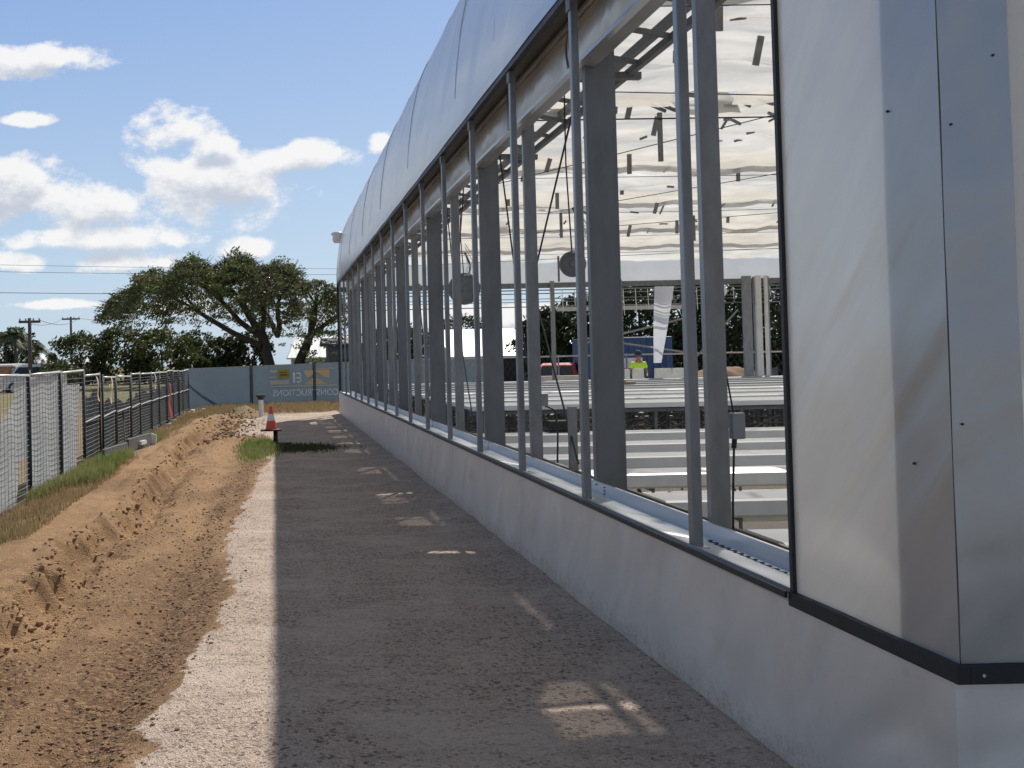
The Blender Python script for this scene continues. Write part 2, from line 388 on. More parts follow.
me.loops.add(quads.size); me.loops.foreach_set('vertex_index', quads.ravel())
me.polygons.add(len(quads)); me.polygons.foreach_set('loop_start', np.arange(0, quads.size, 4, dtype=np.int32)); me.polygons.foreach_set('loop_total', np.full(len(quads), 4, np.int32))
me.update(); me.validate(); me.polygons.foreach_set('use_smooth', [True] * len(me.polygons))
def attr(name, arr):
    a = me.attributes.new(name, 'FLOAT', 'POINT'); a.data.foreach_set('value', np.asarray(arr, np.float32).ravel())
E_ = edge_x(GY); RX = ridge_x(GY)
n_ = fbm(GX * 5, GY * 4, 5, .6) - .5
dirt = sst(GX + .30 * n_, E_ + .07, E_ - .07) * sst(GY, 30, 24 + 0 * GY)
dirt = np.maximum(dirt, sst(GX, -.7, -1.2) * sst(GY, 41, 37))
grass = sst(GX + .6 * n_, -2.25, -2.6) 
grass = np.maximum(grass, sst(GY + 2.4 * n_ - .9 * (GX - 0), 35.5, 37.5))
grass = np.maximum(grass, np.exp(-((GX + .35) / .38) ** 2 - ((GY - 22.2) / 1.6) ** 2) * 1.4 > .5 + n_)
inside = sst(GX, 1.94, 1.99) * (GY < 37) * (GX < 15.7)
moist = np.clip(np.exp(-((GX - E_ + .28) / .22) ** 2) * sst(fbm(GX * 2.2, GY * .6, 4), .38, .6) * .9 + sst(fbm(GX * 1.3 + 4, GY * .33, 4), .5, .62) * .6
                + np.exp(-((GX - RX - .22) / .22) ** 2) * .75 * sst(fbm(GX * 2, GY * .8 + 9, 3), .35, .6), 0, 1)
attr('dirt', dirt); attr('grass', np.clip(grass * (1 - inside), 0, 1)); attr('inside', inside); attr('moist', moist)
m, t, b, out = new_mat('site_ground')
def at_(n):
    q = t.node('ShaderNodeAttribute', attribute_name=n); return q.outputs['Fac']
g = t.node('ShaderNodeTexCoord').outputs['Object']
v1 = t.voro(g, 120); v2 = t.voro(g, 55)
gr = t.mix(t.xyz(v1[1])[0], (.41, .305, .24), (.73, .585, .475))
gr = t.mix(t.step(t.xyz(v2[1])[1], .8, .95), gr, (.22, .165, .135))
gr = t.mix(t.m('MULTIPLY', t.step(t.noise(g, 5.5, 5, .7), .5, .7), .35), gr, (.34, .24, .175))
gr = t.mix(t.m('MULTIPLY', t.step(t.noise(g, 1.1, 5, .65), .42, .64), .55), gr, (.75, .61, .50))
gr = t.mix(t.m('MULTIPLY', t.step(t.noise(t.scale(g, (1, 3.2, 1)), 2.3, 6, .7), .5, .68), .42), gr, (.30, .225, .19))
dn = t.noise(g, 2.6, 6, .6); dn2 = t.noise(g, 30, 4, .7)
dc = t.mix(dn, (.33, .195, .105), (.50, .325, .18))
dc = t.mix(t.m('MULTIPLY', at_('moist'), t.step(dn2, .34, .56)), dc, (.165, .098, .058))
dc = t.mix(t.m('MULTIPLY', t.step(t.noise(t.scale(g, (1, .5, 1)), 1.4, 6, .7), .5, .66), .5), dc, (.27, .165, .092))
dc = t.mix(t.step(t.noise(g, 75, 3, .6), .62, .7), dc, (.16, .09, .05))
gd = t.mix(t.noise(g, 6, 5, .7), (.21, .155, .085), (.40, .30, .18))
ic = t.mix(t.noise(g, 3, 5, .7), (.50, .46, .40), (.66, .61, .53))
ed = t.step(t.m('ADD', at_('dirt'), t.m('MULTIPLY', t.m('SUBTRACT', t.noise(g, 34, 4, .7), .5), .9)), .42, .58)
c = t.mix(ed, gr, dc)
c = t.mix(t.step(t.m('ADD', at_('grass'), t.m('MULTIPLY', t.m('SUBTRACT', dn2, .5), .8)), .35, .65), c, gd)
c = t.mix(at_('inside'), c, ic)
farc = t.mix(t.noise(g, .05, 4, .6), (.16, .15, .07), (.30, .25, .14))
c = t.mix(t.step(t.xyz(g)[1], 49, 52), c, farc)
t.put(b.inputs['Base Color'], c); b.inputs['Roughness'].default_value = .95; b.inputs['Specular IOR Level'].default_value = .15
hh = t.m('ADD', t.m('MULTIPLY', v1[0], .5), t.m('ADD', t.m('MULTIPLY', t.noise(g, 45, 5, .7), .9), t.m('MULTIPLY', t.noise(g, 12, 5, .7), 1.2)))
t.put(b.inputs['Normal'], t.bump(hh, .022))
me.materials.append(m)
ground = bpy.data.objects.new('ground', me); COL.objects.link(ground); tag(ground, kind='structure')
ground['label'] = 'sandy dirt track, pale gravel strip and dry verge beside the greenhouse'

def Hs(x, y): return float(H(np.array([x]), np.array([y]))[0])

# ------------------------------------------------------------------ clods, pebbles and grass
ICO = []
for k in range(8):
    bm = bmesh.new(); bmesh.ops.create_icosphere(bm, subdivisions=1, radius=1)
    ICO.append((np.array([q.co[:] for q in bm.verts]) * (1 + .5 * (RNG.random((len(bm.verts), 1)) - .5)), [[q.index for q in f.verts] for f in bm.faces])); bm.free()
def scatter(name, pts, sizes, m, flat=.7, sink=.25):
    vs = []; fs = []; base = 0
    zz = H(pts[:, 0], pts[:, 1])
    for i, (p, s_) in enumerate(zip(pts, sizes)):
        V_, F_ = ICO[i % 8]; a = RNG.random() * 6.28; c_, s2 = math.cos(a), math.sin(a)
        q = V_ * np.array([1, .6 + .6 * RNG.random(), flat]) * s_
        q = np.stack([q[:, 0] * c_ - q[:, 1] * s2 + p[0], q[:, 0] * s2 + q[:, 1] * c_ + p[1], q[:, 2] + zz[i] + s_ * flat * (1 - 2 * sink) * .6], -1)
        vs.append(q); fs += [(a_ + base, b_ + base, c__ + base) for a_, b_, c__ in F_]; base += len(V_)
    me = bpy.data.meshes.new(name); me.from_pydata(np.concatenate(vs).tolist(), [], fs); me.materials.append(m)
    o = bpy.data.objects.new(name, me); COL.objects.link(o); return o
def rand_y(n, a, b, pw=1.7):
    u = RNG.random(n); return (a ** (1 - pw) + u * (b ** (1 - pw) - a ** (1 - pw))) ** (1 / (1 - pw))
M['clod'] = mat('dirt_clod', (.30, .175, .095), .95, 0, .35, 3, .003, 60, c2=(.13, .075, .042))
n = 9000; y = rand_y(n, 4.2, 34); e = edge_x(y); r = ridge_x(y)
u = RNG.random(n); x = np.where(u < .45, e - .25 + RNG.normal(0, .16, n), np.where(u < .72, r + .25 + RNG.normal(0, .16, n), r + RNG.random(n) * (e - r)))
ok = (x > r - .2) & (x < e + .35 + 0 * x); pts = np.stack([x, y], -1)[ok]; sz = .0022 + .012 * RNG.random(ok.sum()) ** 5 + .0006 * pts[:, 1] * .35
tag(scatter('dirt_clods', pts, sz, M['clod']), 'small dark earth clods strewn over the sandy track', 'clods', kind='stuff')
n = 900; y = rand_y(n, 5, 33); x = ridge_x(y) + RNG.normal(-.02, .10, n); sz = .008 + .022 * RNG.random(n) ** 2
tag(scatter('bank_lumps', np.stack([x, y], -1), sz, mat('bank_lump', (.46, .285, .15), .95, 0, .3, 3, .004, 40, c2=(.24, .14, .075)), .8), 'crumbled earth lumps along the brink of the trench bank', 'earth lumps', kind='stuff')
n = 700; y = rand_y(n, 24, 39, 1.1); x = np.where(RNG.random(n) < .5, -1.0 + RNG.normal(0, .3, n), -1.35 + RNG.normal(0, .35, n))
tag(scatter('heap_lumps', np.stack([x, y], -1), .012 + .04 * RNG.random(n) ** 2, M['clod'], .8), 'rough dark earth heaps near the traffic cone', 'earth lumps', kind='stuff')
n = 7000; y = rand_y(n, 4.2, 22); x = np.where(RNG.random(n) < .5, edge_x(y) + RNG.random(n) * .8, -.5 + RNG.random(n) * 2.3); ok = (x < 1.8) & (x > edge_x(y) + .05)
tag(scatter('pebbles', np.stack([x, y], -1)[ok], .0025 + .004 * RNG.random(ok.sum()) ** 2, mat('pebble', (.62, .54, .48), .9, 0, .1, 9, c2=(.30, .24, .21))), 'loose pinkish gravel stones beside the greenhouse wall', 'gravel', kind='stuff')

def grass(name, m, n, xf, yf, h0, h1, wd, label, lean=.5):
    vs = []; fs = []
    x = xf(n); y = yf(n); z = H(x, y)
    clear_ = (x > -3.02 + (y - 20.3) * .16) & (x < -2.2) & (y > 17.6) & (y < 23.6)
    clear_ &= ~((x > -2.75) & (y < 19.5))
    z = np.where(clear_, z - 1.0, z)
    for i in range(n):
        h = h0 + (h1 - h0) * random.random(); a = random.random() * 2 * PI; l = h * lean * random.random(); b_ = random.random() * 2 * PI
        dx, dy = math.cos(a) * wd / 2, math.sin(a) * wd / 2; p = (x[i], y[i], z[i] - .01)
        k = len(vs)
        mx, my = math.cos(b_) * l * .35, math.sin(b_) * l * .35
        vs += [(p[0] - dx, p[1] - dy, p[2]), (p[0] + dx, p[1] + dy, p[2]), (p[0] + mx + dx * .7, p[1] + my + dy * .7, p[2] + h * .6), (p[0] + mx - dx * .7, p[1] + my - dy * .7, p[2] + h * .6), (p[0] + math.cos(b_) * l, p[1] + math.sin(b_) * l, p[2] + h)]
        fs += [(k, k + 1, k + 2, k + 3), (k + 3, k + 2, k + 4)]
    me = bpy.data.meshes.new(name); me.from_pydata(vs, [], fs); me.materials.append(m)
    o = bpy.data.objects.new(name, me); COL.objects.link(o); return tag(o, label, 'grass', kind='stuff')
def clump(n, pts, sd):
    k = RNG.integers(0, len(pts), n); return np.array(pts)[k] + RNG.normal(0, sd, n)
gy = rand_y(20000, 13, 30, 1.2); keep = fbm(gy * .9, gy * 0 + 5, 3)
grass('green_grass', M['grass_g'], 21000, lambda n: -3.3 + RNG.random(n) ** 1.2 * .95, lambda n: rand_y(n, 15.5, 24.5, 1.3), .06, .26, .012, 'green weeds growing along the foot of the site fence')
grass('dry_grass', M['grass_d'], 16000, lambda n: -3.5 + RNG.random(n) ** .9 * 1.25, lambda n: rand_y(n, 10.5, 45, 1.5), .03, .13, .009, 'dry straw coloured grass on the verge by the site fence')
grass('verge_grass', M['grass_d'], 12000, lambda n: -3.4 + RNG.random(n) * 6.2, lambda n: 37.6 + RNG.random(n) * 10, .05, .17, .02, 'dry grass strip in front of the blue banner fence')
cxs = RNG.normal(-.32, .17, 4500); cys = RNG.normal(22.3, 1.0, 4500)
grass('grass_patch', M['grass_g'], 4500, lambda n: cxs, lambda n: cys, .03, .12, .012, 'green grass patch at the foot of the traffic cone')
cxs2 = RNG.normal(.45, .33, 4200); cys2 = RNG.normal(22.0, .42, 4200)
grass('shaded_grass', leaf_mat('shaded_weeds', (.05, .06, .02), (.12, .12, .05)), 4200, lambda n: cxs2, lambda n: cys2, .02, .08, .014, 'low weeds in the greenhouse shadow right of the traffic cone')  # leaf colours darkened, shade of the greenhouse painted in

# ------------------------------------------------------------------ GREENHOUSE
XW, XC = 1.95, 2.25          # outer wall plane, inner frame plane
Y0, Y1 = 3.42, 36.0          # near and far end
XR = 15.6                    # far side wall
gh = thing('greenhouse', (XW, Y0, 0), 'long steel framed greenhouse under construction with open side and pale sheeting', 'greenhouse')
def part(mb, name, m, parent=gh, **k): return mb.build(name, m, parent, **k)
# base wall
bw = wall_mat()
mb = MB(); mb.box(1.935, 1.985, Y0, Y1, -.15, .655); part(mb, 'base_wall', bw)
mb = MB(); mb.box(1.987, XR, Y0 + .004, Y0 + .06, -.15, .655); part(mb, 'base_wall', bw)
mb = MB(); mb.box(1.987, XR, Y1 - .06, Y1 - .004, -.15, .62); part(mb, 'base_wall', M['concrete'])
mb = MB(); mb.box(XR, XR + .06, Y0, Y1, -.15, .62); part(mb, 'base_wall', M['concrete'])
# sill channel
s0, s1 = 4.50, Y1
sill = part(MB().prism([(1.925, .672), (1.955, .672), (1.955, .695), (2.235, .640), (2.235, .722), (2.252, .722), (2.252, .71), (2.244, .625), (1.925, .655)], 'y', s0, s1), 'sill', M['galv_bright'])
part(MB().box(1.912, 1.9235, s0, s1, .668, .693), 'sill_trim', M['dark'], sill)
mb = MB()
for k in range(7):
    yy = 8.1 + k * 4.4
    if k < 4:
        for dy_, z_b in ((0, .655), (0, .677), (0, .699), (.2, .70)): part(MB().tube([(2.229, yy + dy_, z_b), (2.2345, yy + dy_, z_b)], .006, 6), 'bolt', M['dark'], sill)
# wiggle wire lying in the sill
pts = []
for k in range(90):
    tt = k / 89; pts.append((2.17 + .018 * math.sin(k * .9) - .02 * tt, 6.0 - 1.05 * tt, .656))
part(MB().tube(pts, .0028, 4), 'wiggle_wire', M['cable'], sill)
# pipe just inside the sill
part(MB().tube([(2.55, 4.0, .60), (2.56, 12, .61), (2.55, 24, .60), (2.56, 35.8, .61)], .022, 8), 'water_pipe', mat('brown_pipe', (.10, .085, .07), .5, .2, .2, 8), smooth=True)
# near corner: black rail, wall sheet, corner post, end sheet
part(MB().prism([(1.926, .64), (1.962, .64), (1.962, .692), (1.926, .692)], 'y', Y0 - .03, 4.5).box(1.963, XR, Y0 - .03, Y0 + .002, .64, .692), 'corner_rail', M['rubber'])
part(MB().tube([(2.0, Y0 - .033, .665), (2.0, Y0 - .029, .665)], .005, 8), 'rivet', M['galv_bright'])
def panel(u, v):
    yy = 4.49 - (4.49 - Y0) * u; z = .66 + 3.30 * v
    w_ = .002 * math.sin(z * 5 + yy * 7) + .001 * math.sin(z * 13 - yy * 11)
    return (XW + w_ * math.sin(PI * u), yy, z)
part(MB().grid(panel, 24, 60), 'wall_sheet', M['film_wall'], fix=False)
part(MB().box(1.935, 1.972, 4.478, 4.503, .66, 3.96), 'sheet_edge_post', M['dark'])
cpo = part(MB().box(1.962, 2.15, Y0 + .015, 3.74, .66, 3.96), 'corner_post', M['galv_old'])
m_end = film('corner_flashing', (.25, .245, .235), .1, .34, .24, .02, 1.5, (1, 1, 2.2), .25, rot=(0, .6, 0), stain=.15)
def endf(u, v):
    x = XW + .002 + .205 * u; z = .693 + 3.27 * v
    return (x, Y0 - .004 + .0015 * math.sin(z * 9 + x * 40), z)
part(MB().grid(endf, 10, 50), 'corner_flashing', m_end, fix=False)
mb = MB()
for (a, z) in ((.03, 2.25), (.16, 2.45), (.03, 1.38)): part(MB().tube([(XW + a, Y0 - .009, z), (XW + a, Y0 - .004, z)], .004, 6), 'screw', M['dark'])
for (yy, z) in ((3.7, 2.35), (3.62, 1.25)): part(MB().tube([(XW - .006, yy, z), (XW + .006, yy, z)], .0045, 6), 'screw', M['dark'])
part(MB().grid(lambda u, v: (2.158 + (XR - 2.158) * u, Y0 + .01 + .004 * math.sin(u * 60), .693 + 3.27 * v), 60, 20), 'end_sheet', M['film_end'], fix=False)
mb = MB()
for z in (1.0, 2.9, 3.9): mb.box(2.2, XR, Y0 + .02, Y0 + .07, z, z + .05)
for k in range(7): mb.box(2.6 + k * 2.1, 2.66 + k * 2.1, Y0 + .075, Y0 + .13, .66, 3.95)
part(mb, 'end_frame', M['galv_old'])
# mullions (outer face)
MUL = [5.63 + 1.965 * k for k in range(16)]
for yy in MUL:
    mb = MB(); mb.box(1.956, 2.006, yy - .03, yy + .03, .68, 3.955, .006)
    mu = part(mb, 'mullion', M['galv'])
    part(MB().box(1.953, 2.03, yy - .045, yy + .045, .677, .688), 'foot_plate', M['galv_bright'], mu)
    part(MB().box(1.947, 1.9545, yy - .05, yy + .05, 3.84, 3.925), 'head_bracket', M['galv_old'], mu)
# far-end frame post
part(MB().box(1.93, 2.0, Y1 - .06, Y1 + .0, .66, 3.96), 'sheet_edge_post', M['dark'])
# columns and studs
for k in range(7):
    yy = 8.42 + 4.4 * k
    c_ = MB(); c_.prism([(2.256, yy - .05), (2.47, yy - .05), (2.47, yy - .03), (2.455, yy - .03), (2.455, yy - .045), (2.277, yy - .045), (2.277, yy + .05), (2.262, yy + .05)], 'z', .55, 4.25)
    part(c_, 'column', M['galv_col'])
    if yy - 2.15 < Y1:
        ys_ = yy - 2.1
        part(MB().prism([(2.30, ys_ - .03), (2.405, ys_ - .03), (2.405, ys_ + .03), (2.395, ys_ + .03), (2.395, ys_ - .02), (2.31, ys_ - .02), (2.31, ys_ + .03), (2.30, ys_ + .03)], 'z', .5, 4.1), 'stud', M['galv'])
# header: dark soffit, silver beam
part(MB().box(1.95, 2.3, Y0 + .3, Y1, 4.075, 4.095), 'header_soffit', M['galv_old'])
part(MB().prism([(1.938, 3.93), (1.985, 3.93), (1.985, 4.02), (1.938, 4.02)], 'y', Y0, Y1), 'header_rail', M['dark'])
hb = mat('header_beam', (.39, .42, .46), .36, .35, .16, 2.5, .002, 20, stretch=(1, 1.0, 3))
part(MB().prism([(2.24, 3.68), (2.33, 3.66), (2.33, 3.675), (2.262, 3.70), (2.262, 4.03), (2.33, 4.05), (2.33, 4.07), (2.24, 4.07)], 'y', Y0 + .3, Y1 - .06), 'header_beam', hb)
m_cur = film('rolled_curtain', (.84, .85, .87), .40, .3, .30, .02, 1.5, (1, .6, 3), .12, rot=(.5, 0, 0), stain=.12)
for k in range(8):
    ya = 4.3 + 4.4 * k; yb = min(ya + 4.34, Y1 - .2)
    if yb - ya < .5: continue
    def cur(u, v, ya=ya, yb=yb):
        yy = ya + (yb - ya) * u
        return (2.222 - .028 * math.sin(PI * v) + .009 * math.sin(yy * 3 + v * 2) * math.sin(PI * v) + .0015 * math.sin(yy * 17 - v * 3), yy, 3.715 + .285 * v + .006 * math.sin(yy * 5))
    part(MB().grid(cur, 110, 12), 'curtain_strip', m_cur, fix=False)
part(MB().box(2.19, 2.24, Y0 + .35, Y1 - .1, 3.672, 3.705).box(2.19, 2.24, Y0 + .35, Y1 - .1, 4.012, 4.04), 'curtain_rail', M['galv_bright'])
for k in range(8):
    yy = 6.3 + 4.4 * k
    if yy < Y1 - .3: part(MB().box(2.175, 2.1885, yy - .06, yy + .06, 3.68, 4.03), 'beam_splice', M['galv'])
# rack of vent arms under the eave
r1 = MB().box(3.08, 3.13, Y0 + .2, Y1 - .2, 4.0, 4.06); r1.box(2.72, 2.77, Y0 + .2, Y1 - .2, 4.12, 4.2)
rack = part(r1, 'vent_rack', M['galv_old'])
for k in range(40):
    yy = 4.2 + .8 * k
    mb = MB().bar((2.66, yy, 4.13), (3.15, yy, 4.03), .05, .035)
    if k % 5 == 2: mb.bar((2.5, yy + .3, 4.02), (3.2, yy + .3, 4.0), .07, .06)
    part(mb, 'vent_arm', M['galv_old'], rack)
# upper cladding: the curved eave
PR = [(1.930, 3.975), (1.942, 4.4), (1.985, 4.8), (2.05, 5.2), (2.17, 5.62), (2.38, 5.98), (2.70, 6.25), (3.1, 6.42), (3.7, 6.52)]
def prof(tq):
    s_ = tq * (len(PR) - 1); i = min(int(s_), len(PR) - 2); f_ = s_ - i
    a = PR[max(i - 1, 0)]; b_ = PR[i]; c_ = PR[i + 1]; d_ = PR[min(i + 2, len(PR) - 1)]
    o_ = []
    for k in range(2): o_.append(.5 * (2 * b_[k] + (c_[k] - a[k]) * f_ + (2 * a[k] - 5 * b_[k] + 4 * c_[k] - d_[k]) * f_ ** 2 + (3 * b_[k] - a[k] - 3 * c_[k] + d_[k]) * f_ ** 3))
    return o_
ribs = [Y0 + 4.4 * k for k in range(8)] + [Y1]
for k in range(8):
    ya, yb = ribs[k], min(ribs[k + 1], Y1)
    if yb - ya < .5: continue
    def clad(u, v, ya=ya, yb=yb):
        x, z = prof(v); yy = ya + (yb - ya) * u
        bulge = .010 * math.sin(PI * u) * math.sin(PI * min(1, v * 1.6)) + .002 * math.sin(yy * 3.1 + v * 5)
        return (x - bulge, yy, z + bulge * .4)
    part(MB().grid(clad, 30, 28), 'upper_cladding', M['film_top'], fix=False)
for k in range(1, 15):
    yy = Y0 + 2.2 * k
    part(MB().tube([(prof(q / 20)[0] - .003, yy, prof(q / 20)[1] + .003) for q in range(2, 19)], .006, 4), 'lap_seam', M['galv_bright'])
for yy in ribs[1:]:
    part(MB().tube([(prof(q / 14)[0] + .035, min(yy, Y1 - .03), prof(q / 14)[1] - .02) for q in range(15)], .022, 6), 'eave_rib', M['galv'], smooth=True)
part(MB().grid(lambda u, v: (prof(v)[0] + (3.7 - prof(v)[0]) * u, Y0 + .003, prof(v)[1] + (4.0 - prof(v)[1]) * 0 if u < .01 else prof(v)[1]), 6, 20), 'eave_gable', M['film_top'], fix=False)
part(MB().tube([(3.72, Y0, 6.5), (3.72, Y1, 6.5)], .03, 6), 'eave_pipe', M['galv'])
part(MB().lathe([(.10, 0), (.15, .1), (.13, .2), (.19, .26), (.16, .32)], (1.98, Y1 - .1, 5.22), 10), 'gutter_outlet', M['white'], smooth=True)
part(MB().bar((3.4, Y0, 4.42), (3.4, Y1, 4.42), .06, .08), 'gutter_beam', M['galv_old'])
# ceiling film bays with folds, slits and clearer strips added near the open side to cast sun patches
BAY = 4.4; bays = [4.9 + BAY * k for k in range(-1, 8)]
SUN_GAPS = [(9.5, .45), (16.0, .35), (17.9, .45), (21.5, .45), (25.2, .5), (27.2, .35), (29.4, .5), (31.3, .5), (33.2, .45), (34.9, .4)]
def ceil_z(x, yy):
    t_ = ((yy - 4.9) / BAY) % 1.0
    z = 4.40 + .42 * math.sin(PI * t_) ** .8
    z += .17 * abs(math.sin(PI * t_ * 4)) ** .7 + .05 * math.sin(x * 1.3 + yy * 2) * math.sin(x * .7) + .03 * math.sin(x * 4.1 + yy * 1.7) * math.sin(yy * 2.3) + .012 * math.sin(x * 11 + yy * 5)
    return z
for k, ya in enumerate(bays):
    y_a = max(ya, Y0 + .02); y_b = min(ya + BAY - .06, Y1 - .05)
    if y_b - y_a < .3: continue
    slit = .55 if k == 3 else .0
    def cf(u, v, y_a=y_a, y_b=y_b): 
        x = 2.95 + (XR - 2.95) * (u ** 1.25); yy = y_a + (y_b - y_a) * v; return (x, yy, ceil_z(x, yy))
    def sk(u, v, y_a=y_a, y_b=y_b, k=k):
        x = 2.95 + (XR - 2.95) * (u ** 1.25); yy = y_a + (y_b - y_a) * v
        if x < 3.5: return True
        if k == 3 and v < .16 and (3.9 < x < 4.75 or 5.55 < x < 6.2 or 8 < x < 9): return True
        if k in (2, 5) and v > .95 and int(x * 1.3) % 3 == 0: return True
        return False
    part(MB().grid(cf, 90, 48, sk), 'ceiling_film', M['film_roof'], fix=False)
    thin = lambda x, yy: any(abs(yy - a) < b_ for a, b_ in SUN_GAPS)
    cfe = lambda u, v, y_a=y_a, y_b=y_b: (2.95 + .56 * u, y_a + (y_b - y_a) * v, ceil_z(2.95 + .56 * u, y_a + (y_b - y_a) * v))
    part(MB().grid(cfe, 8, 80, lambda u, v, y_a=y_a, y_b=y_b: thin(0, y_a + (y_b - y_a) * v)), 'ceiling_film', M['film_edge'], fix=False)
    mb = MB().grid(cfe, 8, 80, lambda u, v, y_a=y_a, y_b=y_b: not thin(0, y_a + (y_b - y_a) * v))
    if mb.f: part(mb, 'thin_film', M['film_thin'], fix=False)
    if ya > Y0:
        part(MB().tube([(2.5, ya - .03, 4.36), (8, ya - .03, 4.32), (XR, ya - .03, 4.36)], .009 if 12 < ya < 15 else .005, 5), 'roof_cable', M['cable'])
# hangers on diagonal rows below the film
hg = []
yy = 8.3; row = 0
while yy < 30:
    x = .20 * yy + .4 * random.random(); stp = .62 + .02 * yy
    while x < .45 * yy + .2:
        if x > 2.95: hg.append((x, yy + .55 * ((x * .8) % 1.0)))
        x += stp * random.uniform(.7, 1.3)
    yy += 1.15 + .015 * yy; row += 1
for j, (x, yy) in enumerate(hg[:98]):
    z = ceil_z(x, yy) - .01; L = random.choice((.08, .13, .2, .26, .3)); tx = random.choice((0, 0, .06, .12, .16))
    part(MB().bar((x, yy, z), (x - tx, yy + .02, z - L), .065, .03), 'hanger', M['galv_old'])
for j in range(60):
    yy = random.uniform(9, 30); x = random.uniform(.26, .44) * yy
    z = ceil_z(x, yy) - .03
    part(MB().bar((x, yy, z), (x + random.uniform(.1, .22), yy + .05, z - .01 + random.uniform(-.06, .06)), .03, .035), 'film_clip', M['galv_old'])
for (x, yy, L) in ((4.55, 13.7, .55), (7.0, 18.5, .45), (5.6, 22.8, .5), (8.6, 24, .5), (10.2, 28, .5), (8.0, 33, .7), (12, 33, .7)):
    part(MB().box(x - .025, x + .025, yy - .02, yy + .02, 4.40 - L, 4.42), 'drop_rod', M['galv_old'])
for (a, b_) in (((3.4, 18, 4.25), (8.2, 9.0, 4.4)), ((5.2, 22, 4.3), (12, 11, 4.35)), ((3.4, 12, 4.3), (10.5, 13.4, 4.33)), ((3.4, 27, 4.3), (15, 20, 4.35)), ((2.5, 33, 4.2), (15, 30, 4.3))):
    part(MB().tube([a, b_], .006, 4), 'roof_wire', M['cable'])
# bracing cables near the open side and two winch wheels
for a, b_ in (((2.5, 9.7, 3.6), (2.5, 11.4, 2.3)), ((2.5, 11.4, 2.3), (2.52, 9.9, .7)), ((2.5, 12.9, 4.0), (2.5, 11.5, 1.1)), ((2.52, 15.3, 4.0), (2.52, 16.2, 2.6)), ((2.5, 16.9, 4.0), (2.5, 16.25, 2.6)),
              ((2.5, 16.3, 2.4), (2.5, 15.0, .8)), ((2.5, 21, 3.9), (2.5, 19.2, 1)), ((2.5, 23, 3.9), (2.5, 25, 1))):
    part(MB().tube([a, b_], .009, 5), 'brace_cable', M['cable'])
def winch(x_, y_, z_, r_):
    mb = MB(); n = 28
    prof_ = [(.0, r_), (.035, r_), (.035, r_ * .86), (.018, r_ * .8), (.018, .03), (.03, .028), (.03, .001)]
    vs = [(x_ + rad * math.cos(2 * PI * q / n), y_ - dy, z_ + rad * math.sin(2 * PI * q / n)) for dy, rad in [(0, .001)] + prof_ for q in range(n)]
    mb.add(vs, [(i * n + q, i * n + (q + 1) % n, (i + 1) * n + (q + 1) % n, (i + 1) * n + q) for i in range(len(prof_)) for q in range(n)])
    wn = part(mb, 'winch_wheel', M['galv_old'])
    h = MB().box(x_ + r_ * .2, x_ + r_ * .9, y_ + .03, y_ + .16, z_ - r_ * .7, z_ + r_ * .5, .012); h.tube([(x_, y_, z_ + r_), (x_ - .03, y_, 3.3), (x_, y_ + .1, 4.1)], .007, 5); h.tube([(x_ + r_ * .3, y_, z_ + r_ * .5), (x_ + .1, y_ + .03, z_ + .33), (x_ + .02, y_, z_ + .5)], .012, 5)
    part(h, 'winch_motor', M['cable'], wn)
    h = MB()
    for q in range(4): h.tube([(x_ + .02 * q, y_ - .04, z_ + r_ * .8), (x_ + .06 + .03 * q, y_ - .05, z_ + r_ + .1 + .03 * q), (x_ + .02, y_ - .05, z_ + r_ + .25 + .05 * q)], .006, 5)
    part(h, 'winch_cable', M['white'], wn)
winch(2.63, 10.35, 2.41, .115); winch(2.62, 16.2, 2.56, .22)
# junction boxes and stub posts
jb = part(MB().box(2.43, 2.50, 6.30, 6.36, 1.14, 1.28, .008), 'junction_box', M['greybox'])
part(MB().tube([(2.45, 6.33, 1.14), (2.445, 6.33, 1.09)], .014, 8).tube([(2.445, 6.33, 1.09), (2.43, 6.33, .8), (2.42, 6.32, .5)], .006, 6), 'cable', M['cable'], jb)
part(MB().tube([(2.45, 6.33, 1.27), (2.415, 6.33, 1.5), (2.41, 6.33, 2.0)], .005, 5), 'cable', M['cable'], jb)
for (x, yy, z) in ((2.5, 10.1, 1.17), (2.5, 11.6, 1.17)):
    part(MB().prism([(x, yy), (x + .07, yy), (x + .07, yy + .05), (x, yy + .05)], 'z', 0, z), 'stub_post', M['galv'])
jb = part(MB().box(2.45, 2.56, 11.1, 11.2, 1.14, 1.26, .008), 'junction_box', M['greybox'])
part(MB().tube([(2.54, 11.15, 1.14), (2.62, 11.1, 1.1), (2.64, 11.1, .9), (2.62, 11.1, .4)], .009, 6), 'cable', M['cable'], jb)
jb = part(MB().box(2.5, 2.62, 19.1, 19.2, 1.0, 1.16, .008), 'junction_box', M['greybox'])
# far end wall: sheet band, rails, posts, bracing
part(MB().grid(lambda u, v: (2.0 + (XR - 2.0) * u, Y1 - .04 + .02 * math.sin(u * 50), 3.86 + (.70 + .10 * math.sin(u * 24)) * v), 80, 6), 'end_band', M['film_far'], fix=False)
part(MB().box(2.0, XR, Y1 - .12, Y1 - .07, 3.70, 3.86), 'end_beam', M['galv_old'])
for z, th in ((3.62, .035), (3.52, .03), (3.36, .02), (3.27, .02), (3.12, .03)): part(MB().box(2.2, XR, Y1 - .10, Y1 - .075, z, z + th), 'end_rail', M['galv'])
part(MB().box(8.6, 12.6, Y1 - .2, Y1 - .13, 2.98, 3.10), 'end_rail', M['rail'])
for x in (2.3, 4.4, 6.4, 8.45, 10.5, 12.55, 14.6, 14.95):
    part(MB().box(x - .06, x + .06, Y1 - .3, Y1 - .21, 0, 3.9), 'end_post', M['galv'])
